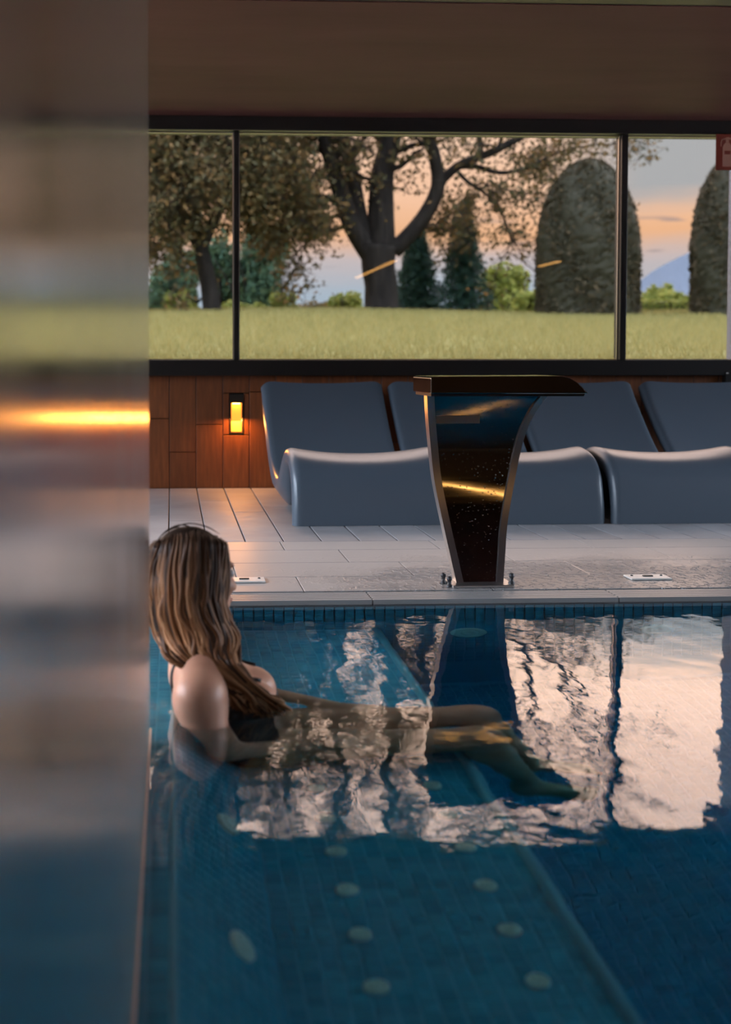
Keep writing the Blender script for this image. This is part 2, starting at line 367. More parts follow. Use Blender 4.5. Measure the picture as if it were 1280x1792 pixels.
# ceiling
c1 = MB(); c1.box(XL, XR, YB, 5.30, CZ, CZ + .2); c1.box(XL, XR, 5.42, 8.2, CZ, CZ + .2); c1.box(XL, XR, 5.30, 5.42, CZ + .12, CZ + .2)
ceil = c1.build('ceiling', MT['ceil']); ceil['kind'] = 'structure'
sl = MB().box(XL, XR, 5.302, 5.418, CZ + .004, CZ + .02).build('trim_2', MT['frame']); sl['kind'] = 'structure'
# wall under the window: vertical boards
wb = MB(); wb.box(XL, .362, YW + .02, 8.2, -.2, .74); wb.box(.452, XR, YW + .02, 8.2, -.2, .74); wb.box(.362, .452, YW + .02, 8.2, -.2, .36); wb.box(.362, .452, YW + .02, 8.2, .605, .74)
wb.box(.362, .452, YW + .09, 8.2, .36, .605); wb.box(3.75, XR, YW + .02, 8.2, .74, CZ)
wback = wb.build('wall_back', MT['joint']); wback['kind'] = 'structure'
def board(x0, x1, z0, z1):
    g = .004
    o = MB().chbox(x0 + g / 2, x1 - g / 2, YW, YW + .022, z0 + g / 2 * (z0 > .03), z1 - g / 2, .002, '-y').build('board', MT['wood'], wback)
BJ = {-1: [.455], 0: [.245], 1: [.417], 2: None, 3: [.62]}
k = int((XL + .013) / .1665)
while -.013 + (k + 1) * .1665 < XR:
    x0 = -.013 + k * .1665; x1 = x0 + .1665
    top = .725 if x0 < 3.7 else CZ
    if k == 2:       # the board with the lamp recess
        board(x0, x1, DK, .352); board(x0, x1, .613, .725); board(x0, .362, .352, .613); board(.452, x1, .352, .613)
    else:
        zz = [DK] + (BJ.get(k) or [[.3, .52, .18, .40][k % 4]]) + ([1.5] if top > 1 else []) + [top]
        for a, b_ in zip(zz[:-1], zz[1:]): board(x0, x1, a, b_)
    k += 1
# window
win = MB()
win.box(XL, 3.75, 7.93, 8.14, .722, .820); win.box(XL, 3.75, 7.95, 8.14, 2.238, CZ)
win.box(-2.72, -2.68, 7.98, 8.12, .82, 2.238); win.box(3.70, 3.75, 7.95, 8.14, .82, 2.238)
win = win.build('window_1', MT['frame']); win['kind'] = 'structure'; bevel(win, .004)
for x0, x1 in ((.391, .423), (2.841, 2.881)):
    bevel(MB().box(x0, x1, 7.985, 8.10, .82, 2.238).build('mullion', MT['frame'], win), .003)
for x0, x1 in ((-2.68, .391), (.423, 2.841), (2.881, 3.70)):
    MB().box(x0, x1, 8.045, 8.051, .82, 2.238).build('pane', MT['glass'], win)
    bd = MB()
    for a in ((x0, x1, .82, .826), (x0, x1, 2.232, 2.238), (x0, x0 + .006, .826, 2.232), (x1 - .006, x1, .826, 2.232)): bd.box(a[0], a[1], 8.03, 8.045, a[2], a[3])
    bd.build('glazing_bead', MT['trim'], win)
# left/right/back walls; the unseen side windows are added to brighten the room
SI = .87        # sill height of the added side windows, raised so their light falls from higher
def glazed(name, n, x0, x1, ya, yb, ys):
    w = MB(); w.box(x0, x1, YB, 8.2, -.25, SI); w.box(x0, x1, YB, 8.2, 2.23, CZ); w.box(x0, x1, YB, ya, SI, 2.23); w.box(x0, x1, yb, 8.2, SI, 2.23)
    w = w.build(name, MT['wall']); w['kind'] = 'structure'
    xm = (x0 + x1) / 2
    v = MB(); v.box(xm - .05, xm + .05, ya, ya + .05, SI, 2.23); v.box(xm - .05, xm + .05, yb - .05, yb, SI, 2.23); v.box(xm - .05, xm + .05, ya + .05, yb - .05, SI, SI + .05); v.box(xm - .05, xm + .05, ya + .05, yb - .05, 2.18, 2.23)
    v = v.build('window_%d' % n, MT['frame']); v['kind'] = 'structure'
    yy = [ya + .05] + ys + [yb - .05]
    for y in ys: MB().box(xm - .04, xm + .04, y - .03, y + .03, SI + .05, 2.18).build('mullion', MT['frame'], v)
    for y0, y1 in zip(yy[:-1], yy[1:]): MB().box(xm - .004, xm + .004, y0 + .03, y1 - .03, SI + .05, 2.18).build('pane', MT['clearglass'], v)
glazed('wall_left', 2, XL - .2, XL, -3.0, 7.8, [-.3, 2.4, 5.1])
glazed('wall_right', 3, XR, XR + .2, .9, 7.8, [3.2, 5.5])
w = MB().box(XL, XR, YB - .2, YB, -.2, CZ).build('wall_rear', MT['wall']); w['kind'] = 'structure'
# polished partition beside the camera
w = MB().box(-.36, -.0485, -2.2, 2.785, .003, CZ).build('wall_partition', MT['partition']); w['kind'] = 'structure'; bevel(w, .004)
w = MB().box(-.37, -.0455, -2.2, 2.787, .0005, .012).build('trim_1', MT['trim']); w['kind'] = 'structure'

# ------------------------------------------------------------------ pool: basin, bench, mosaic
PD = -1.0; SEAT = -.36; BX0, BX1 = .17, .69
pool = MB()
pool.box(PX0, PX1, PY0, POOL_Y1, PD - .1, PD)                         # floor
pool.box(PX0 - .05, PX0, PY0, POOL_Y1, PD, -.0)
pool.box(PX1, PX1 + .05, PY0, POOL_Y1, PD, .0)
pool.box(PX0, PX1, PY0 - .05, PY0, PD, .0)
pool.box(PX0, PX1, POOL_Y1, POOL_Y1 + .04, PD, DK - .025)
pool = pool.build('pool_basin', MT['grout']); pool['kind'] = 'structure'
bench = MB().prism([(PX0, PD), (BX1, PD), (BX1, SEAT), (BX0, SEAT), (0, -.05), (PX0, -.05)], PY0, POOL_Y1).build('pool_bench', MT['grout']); bench['kind'] = 'structure'
TH = .0014; TG = .0038
def tile_v(o, u, v, n, c=.0012):
    """tile on the plane at o spanned by unit u, v with normal n"""
    s = TS - TG
    a = [o + u * i + v * j - n * .0005 for i, j in ((0, 0), (s, 0), (s, s), (0, s))]
    b_ = [o + u * i + v * j + n * TH for i, j in ((c, c), (s - c, c), (s - c, s - c), (c, s - c))]
    return a + b_
TF = [(4, 5, 6, 7), (0, 1, 5, 4), (1, 2, 6, 5), (2, 3, 7, 6), (3, 0, 4, 7)]
def tiles(name, parent, o, u, v, n, nu, nv, single=None, jitter=.0006):
    V = []; Fc = []; singles = 0
    tm = None
    for j in range(nv):
        for i in range(nu):
            q = o + u * (i * TS) + v * (j * TS)
            if single and single(i, j):
                if tm is None:
                    tm = np_mesh('tile', [tuple(x) for x in tile_v(Vector((0, 0, 0)), u, v, n)], TF, MT['tile'])
                link('tile', tm, parent, q + n * random.uniform(0, jitter)); continue
            b0 = len(V); V += [tuple(x) for x in tile_v(q + n * random.uniform(0, jitter), u, v, n)]
            Fc += [tuple(a + b0 for a in f) for f in TF]
    ob = link(name, np_mesh(name, V, Fc, MT['tile']), parent); ob['kind'] = 'stuff'; return ob
X_, Y_, Z_ = Vector((1, 0, 0)), Vector((0, 1, 0)), Vector((0, 0, 1))
nY = int((POOL_Y1 - 1.5) / TS)
tiles('seat_mosaic', bench, Vector((BX0 + .003, 1.5, SEAT)), X_, Y_, Z_, 15, nY, single=lambda i, j: j < 24 + (i % 2) * 0 and 2 <= i < 15 and j >= 1)
sl_ = Vector((BX0, 0, SEAT + .05)); sl_len = sl_.length; su = sl_.normalized(); sn = su.cross(Vector((0, -1, 0))).normalized()
if sn.x < 0: sn = -sn
tiles('backrest_mosaic', bench, Vector((0, 1.5, -.05)) + su * .004, su, Y_, sn, 10, nY)
tiles('ledge_mosaic', bench, Vector((-.034 * 9, 1.5, -.05)), X_, Y_, Z_, 9, nY)
tiles('floor_mosaic', pool, Vector((BX1 + .002, 2.2, PD)), X_, Y_, Z_, 75, int((POOL_Y1 - 2.2) / TS))
tiles('end_wall_mosaic', pool, Vector((PX0 + .01, POOL_Y1, -.028 - TS * 22)), X_, Z_, -Y_, 110, 22)
ed = MB().tube([(BX1 - .006, 1.2, SEAT - .004), (BX1 - .006, POOL_Y1, SEAT - .004)], .016, 10).build('bullnose_edge', MT['edge_tile'], bench)
ed = MB().tube([(0, 1.2, -.056), (0, POOL_Y1, -.056)], .008, 8).build('bullnose_edge', MT['edge_tile'], bench)
# the water
wat = MB().box(PX0 - .02, PX1 + .02, PY0 - .02, POOL_Y1 + .012, PD - .05, 0).build('pool_water', MT['water'])
tag(wat, 'clear blue-green pool water with gently rippled mirroring surface', 'water', kind='stuff')
# massage jets
def jet(loc, r, nrm, label, group):
    z = Vector(nrm).normalized(); q = z.to_track_quat('Z', 'Y').to_matrix()
    e = empty('massage_jet', loc, label=label, cat='pool jet', group=group)
    b1 = MB().lathe([(r, -.002), (r, .004), (r * .93, .008), (r * .62, .009), (r * .58, .0065)], loc, mat=q, n=28); b1.build('flange', MT['jet'], e)
    MB().lathe([(r * .5, .004), (r * .5, .009), (r * .42, .011), (r * .15, .0115), (r * .1, .008)], loc, mat=q, n=20).build('nozzle_cap', MT['jet'], e)
    return e
POSN = ['nearest', 'second nearest', 'third nearest', 'fourth nearest', 'fifth nearest', 'sixth nearest', 'seventh nearest', 'eighth nearest']
for i in range(8):
    y = 1.952 + .1635 * i
    jet((.318, y, SEAT + TH), .021, (0, 0, 1), '%s round pale jet in the seat row beside the backrest' % POSN[i], 'round jets in the bench seat')
    jet((.574, y, SEAT + TH), .021, (0, 0, 1), '%s round pale jet in the seat row along the bench front edge' % POSN[i], 'round jets in the bench seat')
for i, y in enumerate((1.985, 2.472, 3.46, 3.95)):
    jet(Vector((0, y, -.05)) + su * .222 + sn * TH, .040, sn, ['large pale jet on the sloping backrest nearest the bottom of the picture', 'large pale jet on the sloping backrest just below the woman', 'large pale backrest jet just beyond the woman', 'large pale backrest jet in the far corner of the bench'][i], 'large jets in the sloping backrest')
for i, x in enumerate((1.0, 1.648)):
    jet((x, POOL_Y1 - TH, -.425), .062, (0, -1, 0), ['round ringed inlet in the far pool wall below the steel fountain', 'round ringed inlet in the far pool wall right of the fountain'][i], 'inlets in the far pool wall')

# ------------------------------------------------------------------ sunbeds
def catmull(P, m):
    P = np.array(P, float); out = []
    for i in range(len(P) - 1):
        p0, p1, p2, p3 = P[max(i - 1, 0)], P[i], P[i + 1], P[min(i + 2, len(P) - 1)]
        for s in np.arange(m) / m:
            out.append(.5 * ((2 * p1) + (-p0 + p2) * s + (2 * p0 - 5 * p1 + 4 * p2 - p3) * s * s + (-p0 + 3 * p1 - 3 * p2 + p3) * s ** 3))
    out.append(P[-1]); return np.array(out)
TOP = [(6.112, .021), (6.118, .12), (6.15, .235), (6.24, .322), (6.40, .362), (6.56, .350), (6.72, .285), (6.88, .205), (7.02, .165), (7.16, .172), (7.32, .235), (7.48, .345), (7.62, .462), (7.74, .572), (7.83, .668), (7.842, .68)]
BOT = [(6.185, .021), (6.20, .12), (6.24, .20), (6.32, .255), (6.44, .285), (6.55, .27), (6.68, .19), (6.80, .09), (6.93, .028), (7.10, .045), (7.30, .12), (7.50, .225), (7.68, .365), (7.81, .50), (7.895, .635), (7.87, .672)]
def sunbed_mesh():
    A = catmull(TOP, 5); B = catmull(BOT, 5); n = len(A); Wd = .757; hw = Wd / 2
    NT = 25; V = []; Fc = []
    # ring: top from left to right, then bottom from right to left; rounded long edges
    us = np.sin(np.linspace(-math.pi / 2, math.pi / 2, NT))
    for i in range(n):
        a, b_ = A[i], B[i]; th = b_ - a; f = i / (n - 1)
        dish = .030 * min(1, max(0, (f - .12) / .12)) * (1 - .5 * max(0, (f - .55) / .45))
        endr = max(0, (f - .93) / .07)
        for u in us:
            e = abs(u); rnd = max(0, (e - .93) / .07) ** 2 * .38
            x = u * hw * (1 - .012 * rnd)
            cup = dish * (min(e, .9) / .9) ** 2.2 - dish
            corner = max(0, (e - .78) / .22) ** 2.5 * .05 * (max(0, (f - .80) / .20)) ** 2
            p_ = a + th * rnd
            V.append((x, p_[0], p_[1] + cup * (0 if f < .02 else 1) + (dish * .6 if f > .1 else 0) * 0 + .012 * (dish > 0) - corner))
        for u in us[::-1]:
            e = abs(u); rnd = max(0, (e - .88) / .12) ** 2 * .45
            inset = .045 * min(1, max(0, (f - .3) / .2)) * (1 - max(0, (f - .6) / .4))
            corner = max(0, (e - .78) / .22) ** 2.5 * .05 * (max(0, (f - .80) / .20)) ** 2
            p_ = b_ - th * rnd
            V.append((u * (hw - inset * (1 - rnd)), p_[0], p_[1] - corner))
    R = 2 * NT
    for i in range(n - 1):
        for k in range(R): Fc.append((i * R + k, i * R + (k + 1) % R, (i + 1) * R + (k + 1) % R, (i + 1) * R + k))
    for base in (0, (n - 1) * R):
        for k in range(NT - 1):
            Fc.append((base + k, base + k + 1, base + R - 2 - k, base + R - 1 - k))
    me = np_mesh('sunbed', np.array(V) - np.array([0, 6.98, 0]), Fc, MT['bed'], True)
    bm = bmesh.new(); bm.from_mesh(me); bmesh.ops.recalc_face_normals(bm, faces=bm.faces); bm.to_mesh(me); bm.free()
    me.set_sharp_from_angle(angle=math.radians(50)); return me
sbm = sunbed_mesh()
BL = ['charcoal moulded wave sunbed beside the glowing wall lamp', 'charcoal moulded wave sunbed partly hidden behind the steel fountain', 'charcoal moulded wave sunbed just right of the steel fountain', 'charcoal moulded wave sunbed cut off by the right edge of the picture']
for i in range(4):
    o = link('sunbed', sbm, None, (.566 + .3785 + .784 * i - (.0 if i < 3 else -.012), 6.98, 0))
    o.rotation_euler.z = math.radians(1.1)
    tag(o, BL[i], 'sunbed', 'wave sunbeds in a row under the window')

# ------------------------------------------------------------------ steel water-blade fountain
FY = 4.47; FH = .70
fo = empty('water_fountain', (1.09, FY, DK), label='polished steel blade fountain with broad top standing at the pool edge', cat='fountain')
# left and right outlines (z, x) measured at the fountain's depth
Ledge = [(.02, 1.012), (.10, .992), (.233, .960), (.386, .928), (.52, .913), (.62, .904), (.70, .900)]
Redge = [(.02, 1.178), (.12, 1.184), (.232, 1.192), (.374, 1.215), (.526, 1.246), (.628, 1.288), (.69, 1.333), (.70, 1.341)]
def itp(T, z): return float(np.interp(z, [a for a, _ in T], [b_ for _, b_ in T]))
Lc = [tuple(q) for q in catmull(Ledge, 6)]; Rc = [tuple(q) for q in catmull(Redge, 6)]
def fy(z):      # concave blade: foot leans out, head curls towards the pool
    s = (z - DK) / (FH - DK)
    th0, th1 = math.radians(29), math.radians(-12)
    # integral of tan(angle) over height
    return -(FH - DK) * -(th0 * s + (th1 - th0) * s * s / 2)
def blade(fl, fr_, off0, off1, name, mt, z0=DK, z1=FH, n=44, m=8):
    V = []; 
    for i in range(n + 1):
        z = z0 + (z1 - z0) * i / n; xl, xr = itp(Lc, z), itp(Rc, z); w = xr - xl
        a = xl + fl(w); b_ = xl + fr_(w); sc = (FY + fy(z)) / FY; a *= sc; b_ *= sc
        for k in range(m + 1): V.append((a + (b_ - a) * k / m, FY + fy(z) + off0, z))
        for k in range(m, -1, -1): V.append((a + (b_ - a) * k / m, FY + fy(z) + off1, z))
    R = 2 * (m + 1); Fc = []
    for i in range(n):
        for k in range(R): Fc.append((i * R + k, (i + 1) * R + k, (i + 1) * R + (k + 1) % R, i * R + (k + 1) % R))
    for base in (0, n * R):
        for k in range(m): Fc.append((base + k, base + k + 1, base + R - 2 - k, base + R - 1 - k))
    me = np_mesh(name, V, Fc, mt, True)
    bm = bmesh.new(); bm.from_mesh(me); bmesh.ops.recalc_face_normals(bm, faces=bm.faces); bm.to_mesh(me); bm.free()
    me.set_sharp_from_angle(angle=math.radians(35)); return link(name, me, fo)
blade(lambda w: .026, lambda w: w - .024, .010, .05, 'front_panel', MT['steel'])
blade(lambda w: 0, lambda w: .026, -.002, .055, 'side_flange', MT['steel2'])
blade(lambda w: w - .024, lambda w: w, -.002, .055, 'side_flange', MT['steel2'])
cap_prof = [(.893, .704), (.893, .758), (.905, .763), (1.355, .765), (1.382, .757), (1.408, .742), (1.430, .722), (1.446, .703)]
yt = FY + fy(FH)
cp = MB().prism(cap_prof, yt - .20, yt + .12).build('top_spout', MT['steel_cap'], fo); bevel(cp, .003)
cp2 = MB().prism([(.899, .694), (.899, .704), (1.441, .704), (1.436, .694)], yt - .18, yt + .10).build('spout_lip', MT['frame'], fo)
bp = MB().box(.985, 1.205, FY - .055, FY + .085, DK + .0005, DK + .010).build('base_plate', MT['steel2'], fo); bevel(bp, .002)
q_ = (FY + fy(.60)) / FY
MB().box(.935 * q_, 1.09 * q_, FY + fy(.60) + .002, FY + fy(.60) + .012, .590, .618).build('steel_rectangle', MT['steel2'], fo)  # thin steel rectangle on the upper left of the front panel
for (bx_, by_) in ((.985, FY + .045), (.99, FY - .03), (1.20, FY - .03)):
    b_ = MB(); b_.lathe([(.012, 0), (.012, .006), (.007, .008), (.007, .022), (.0095, .024), (.0095, .034), (.004, .038)], (bx_ if bx_ > 1 else bx_ - .012, by_, DK + .010 if bx_ > 1.0 else DK + .0005), n=12); b_.build('fixing_bolt', MT['rubber'], fo)

# ------------------------------------------------------------------ wall lamp
la = empty('wall_lamp', (.407, YW, .36), label='small recessed amber lamp glowing in the wooden wall beside the sunbed', cat='lamp')
h = MB(); h.box(.363, .3735, YW - .004, YW + .085, .361, .604); h.box(.4405, .451, YW - .004, YW + .085, .361, .604); h.box(.3735, .4405, YW - .004, YW + .085, .361, .371); h.box(.3735, .4405, YW - .004, YW + .085, .552, .604)
h.build('housing', MT['lamph'], la)
MB().box(.374, .440, YW + .060, YW + .075, .372, .5515).build('reflector', MT['lampglow'], la)
MB().box(.384, .430, YW + .018, YW + .050, .544, .551).build('led', MT['led'], la)
ll = bpy.data.lights.new('wall_lamp_light', 'AREA'); ll.shape = 'RECTANGLE'; ll.size = .065; ll.size_y = .17; ll.energy = 5.5; ll.color = (1.0, .36, .06)
lo_ = bpy.data.objects.new('wall_lamp_light', ll); COL.objects.link(lo_); lo_.parent = la; lo_.location = (0, -.012, .10); lo_.rotation_euler = (math.radians(-20), 0, 0)
# linear ceiling lights behind the camera, mirrored in the window and in the fountain
for i, (x, y0, y1) in enumerate(((3.3, -6.7, -2.7), (5.76, -3.75, -2.7))):
    e = empty('strip_light', (x, (y0 + y1) / 2, CZ), label=['long amber strip light mirrored in the middle window pane below the oak branches', 'short amber strip light mirrored in the window over the clipped hedge'][i], cat='light', group='strip lights on the ceiling')
    MB().box(x - .045, x + .045, y0, y1, CZ - .035, CZ).build('rail', MT['frame'], e)
    MB().box(x - .035, x + .035, y0 + .02, y1 - .02, CZ - .05, CZ - .035).build('diffuser', MT['strip'], e)

# ------------------------------------------------------------------ deck drains
for i, (x, y) in enumerate(((1.745, 4.585), (.262, 4.60))):
    e = empty('skimmer_lid', (x, y, DK), label=['pale rectangular lid in the wet deck right of the fountain', 'pale rectangular lid in the deck beside the woman\'s face'][i], cat='lid', group='lids in the deck')
    bevel(MB().box(x - .075, x + .075, y - .045, y + .045, DK + .0005, DK + .007).build('plate', MT['wplastic'], e), .002)
    MB().box(x - .018, x + .018, y - .006, y + .006, DK + .007, DK + .011).build('finger_slot', MT['rubber'], e)
    for s in (-1, 1):
        MB().lathe([(.005, 0), (.005, .003), (.003, .004)], (x + s * .055, y + .012, DK + .007), n=10).build('screw', MT['rubber'], e)

# ------------------------------------------------------------------ sign and odds at the right edge
sg = empty('fire_extinguisher_sign', (3.52, 7.90, 2.02), label='red fire extinguisher sign hanging at the top right corner of the window', cat='sign')
bevel(MB().box(3.408, 3.63, 7.90, 7.908, 2.008, 2.232).build('panel', MT['red'], sg), .002)
# pictogram: bottle, neck, handle, hose, label band
cx0 = 3.478
pi_ = MB()
pi_.prism([(cx0 - .028, 2.03), (cx0 + .030, 2.03), (cx0 + .030, 2.148), (cx0 + .024, 2.166), (cx0 + .012, 2.178), (cx0 - .010, 2.178), (cx0 - .022, 2.166), (cx0 - .028, 2.148)], 7.8975, 7.8998)
pi_.prism([(cx0 - .008, 2.18), (cx0 + .010, 2.18), (cx0 + .010, 2.196), (cx0 - .008, 2.196)], 7.8975, 7.8998)
pi_.prism([(cx0 - .022, 2.198), (cx0 + .030, 2.198), (cx0 + .028, 2.206), (cx0 + .004, 2.214), (cx0 - .012, 2.208)], 7.8975, 7.8998)
pi_.build('extinguisher_pictogram', MT['signw'], sg)
MB().prism([(cx0 - .018, 2.105), (cx0 + .021, 2.105), (cx0 + .021, 2.128), (cx0 - .018, 2.128)], 7.8955, 7.8975).build('pictogram_band', MT['red'], sg)
MB().tube([(cx0 - .020, 7.8985, 2.203), (cx0 - .034, 7.8985, 2.196), (cx0 - .040, 7.8985, 2.178), (cx0 - .040, 7.8985, 2.155)], .003, 6).build('pictogram_hose', MT['signw'], sg)
MB().box(3.50, 3.54, 7.908, 7.95, 2.215, 2.235).build('bracket', MT['frame'], sg)
wp = MB(); wp.box(3.80, 4.02, 8.35, 8.6, .3, 2.6); wp = wp.build('outdoor_post', MT['render']); bevel(wp, .01)
tag(wp, 'pale rendered post outside at the right end of the window', 'post')
bb = empty('wall_box', (3.60, 7.95, .60), label='small black box fixed to the wall below the window at the far right', cat='box')
bevel(MB().box(3.50, 3.68, 7.925, 7.978, .60, .748).build('casing', MT['frame'], bb), .006)
MB().box(3.505, 3.520, 7.921, 7.925, .734, .740).build('pale_strip', MT['wplastic'], bb)  # tiny pale strip near the top left of the casing front

# ------------------------------------------------------------------ outdoors
CREST = 38.0
def lawn_z(Y):
    Y = np.asarray(Y, float); s = .0535
    z = .70 + s * (Y - 8.2)
    over = np.maximum(0, Y - (CREST - 4)); return z - over ** 2 * .0075
gx = np.linspace(-26, 34, 61); gy = np.concatenate([np.linspace(8.25, 44, 72), np.linspace(46, 70, 8)])
GX, GY = np.meshgrid(gx, gy); GZ = np.maximum(lawn_z(GY), -8) + .05 * np.sin(GX * .45) * np.clip((GY - 10) / 10, 0, 1)
V = np.stack([GX, GY, GZ], -1).reshape(-1, 3); ny, nx = GX.shape
idx = np.arange(ny * nx).reshape(ny, nx); Fq = np.stack([idx[:-1, :-1], idx[:-1, 1:], idx[1:, 1:], idx[1:, :-1]], -1).reshape(-1, 4)
lawn = link('ground_lawn', np_mesh('ground_lawn', V, Fq, MT['lawn'], True)); lawn['kind'] = 'structure'
def gz(x, Y): return float(max(lawn_z(Y), -8)) + .05 * math.sin(x * .45) * min(1, max(0, (Y - 10) / 10))
# grass blades
nb_ = 120000
Yb = 9.0 + (CREST - 9.2) * rng.random(nb_) ** 1.25
xc = .12 * Yb; half = .30 * Yb + .6; Xb = xc + (rng.random(nb_) * 2 - 1) * half
Zb = np.maximum(lawn_z(Yb), -8) + .05 * np.sin(Xb * .45) * np.clip((Yb - 10) / 10, 0, 1)
hb = (.035 + .06 * rng.random(nb_)) * (1 + .02 * (Yb - 10)); wb_ = .0035 + .0007 * (Yb - 9) * .6
an = rng.random(nb_) * math.pi; lean = rng.normal(0, .5, nb_) * hb; lean2 = rng.normal(0, .3, nb_) * hb
ca, sa = np.cos(an) * wb_, np.sin(an) * wb_
P0 = np.stack([Xb - ca, Yb - sa, Zb - .01], -1); P1 = np.stack([Xb + ca, Yb + sa, Zb - .01], -1); P2 = np.stack([Xb + lean, Yb + lean2, Zb + hb], -1)
V = np.stack([P0, P1, P2], 1).reshape(-1, 3)
gr = link('lawn_grass', np_mesh('lawn_grass', V, np.arange(nb_ * 3).reshape(-1, 3), MT['grass'])); tag(gr, 'short green and straw-coloured grass on the rising lawn outside', 'grass', kind='stuff')

def leaves_mesh(name, C, size, mt, flat=None, aspect=.55):
    """two-triangle leaf (folded rhombus) at each centre"""
    C = np.asarray(C, np.float32); n = len(C)
    a = rng.normal(size=(n, 3)); a /= np.linalg.norm(a, axis=1)[:, None]
    b_ = rng.normal(size=(n, 3)); b_ -= a * (a * b_).sum(1)[:, None]; b_ /= np.linalg.norm(b_, axis=1)[:, None]
    s = (size * (.6 + .8 * rng.random(n)))[:, None]
    V = np.stack([C - a * s * .5, C + b_ * s * aspect * .5, C + a * s * .5, C - b_ * s * aspect * .5], 1).reshape(-1, 3)
    return np_mesh(name, V, np.arange(n * 4).reshape(-1, 4), mt)
def wander(p0, d, L, n, jit, up=0.0, droop=0.0):
    P = [np.array(p0, float)]; d = np.array(d, float); d /= np.linalg.norm(d)
    for i in range(n):
        d = d + rng.normal(0, jit, 3) + np.array([0, 0, up - droop * (i / n)]); d /= np.linalg.norm(d)
        P.append(P[-1] + d * (L / n))
    return P
def oak(name, label, Y, limbs, trunk, dens, leaf=.13, sub=7, lenf=1.0, group=None, extra=(), yspread=1.0):
    base = px(trunk[0][0], trunk[0][1], Y); base.z = gz(base.x, Y) - .1
    e = empty(name, base, label=label, cat='tree', group=group)
    tm = MB(); tp = [base] + [px(a, b_, Y) for a, b_, r in trunk[1:]]; R = [r for _, _, r in trunk]
    tp = [Vector(q) for q in catmull([tuple(q) for q in tp], 3)]; R = list(np.interp(np.linspace(0, 1, len(tp)), np.linspace(0, 1, len(R)), R))
    R[0] *= 1.25
    tm.tube(tp, R, 12); tm.build('trunk', MT['bark'], e)
    br = MB(); tw = MB(); L = []
    for (pts, r0, r1, dy_) in limbs:
        P = [np.array(px(a, b_, Y)) for a, b_ in pts]
        for i, q in enumerate(P): q[1] += dy_ * i / (len(P) - 1)
        P = catmull(P, 4); rr = np.linspace(r0, r1, len(P)); br.tube(P, list(rr), 8)
        n = len(P)
        for i in range(max(2, n // 3), n):
            for q in range(2):
                if rng.random() > dens(P[i]) * .8 + .12: continue
                d = rng.normal(size=3); d[1] *= yspread; d[2] = abs(d[2]) * .6 + .1 if rng.random() < .6 else -abs(d[2]) * .5
                d += (P[i] - P[max(0, i - 2)]) / (np.linalg.norm(P[i] - P[max(0, i - 2)]) + 1e-6) * .6
                Ls = lenf * (1.0 + 1.6 * rng.random()); S_ = wander(P[i], d, Ls, 6, .22, 0, .08)
                tw.tube(S_, list(np.linspace(max(.02, rr[i] * .35), .008, 7)), 5)
                for j in range(1, 7):
                    for z in range(sub // 2):
                        d2 = rng.normal(size=3); d2[2] -= .25; T_ = wander(S_[j], d2, lenf * (.3 + .6 * rng.random()), 3, .3, 0, .15)
                        tw.tube(T_, [.012, .009, .007, .004], 3, caps=False)
                        for t_ in T_[1:]:
                            k = rng.poisson(4.2 * dens(t_))
                            L += list(np.array(t_) + rng.normal(0, .12 * lenf, (k, 3)))
    for (cx_, cy_, rx, rz, cnt) in extra:       # extra leafy clumps
        c0 = np.array(px(cx_, cy_, Y)); s = Y / F
        q = rng.normal(0, 1, (cnt, 3)) * np.array([rx * s * .5, 1.4, rz * s * .5]) + c0; L += list(q)
    br.build('branch', MT['bark'], e); tw.build('twig', MT['bark'], e)
    lo = link('foliage', leaves_mesh('foliage', np.array(L), leaf, MT['oakleaf']), e); lo['kind'] = 'stuff'
    return len(L)
def dens_oak(p):
    x = (p[0] / p[1]) * F + 300; y = 630 - (p[2] - CH) / p[1] * F
    d = 1.0 if x < 640 else max(.42, 1.0 - (x - 640) / 420)
    if y > 410: d *= .5
    if 560 < x < 770 and 225 < y < 430: d *= .5
    if y < 190: d *= .85 if x < 760 else .55
    return d
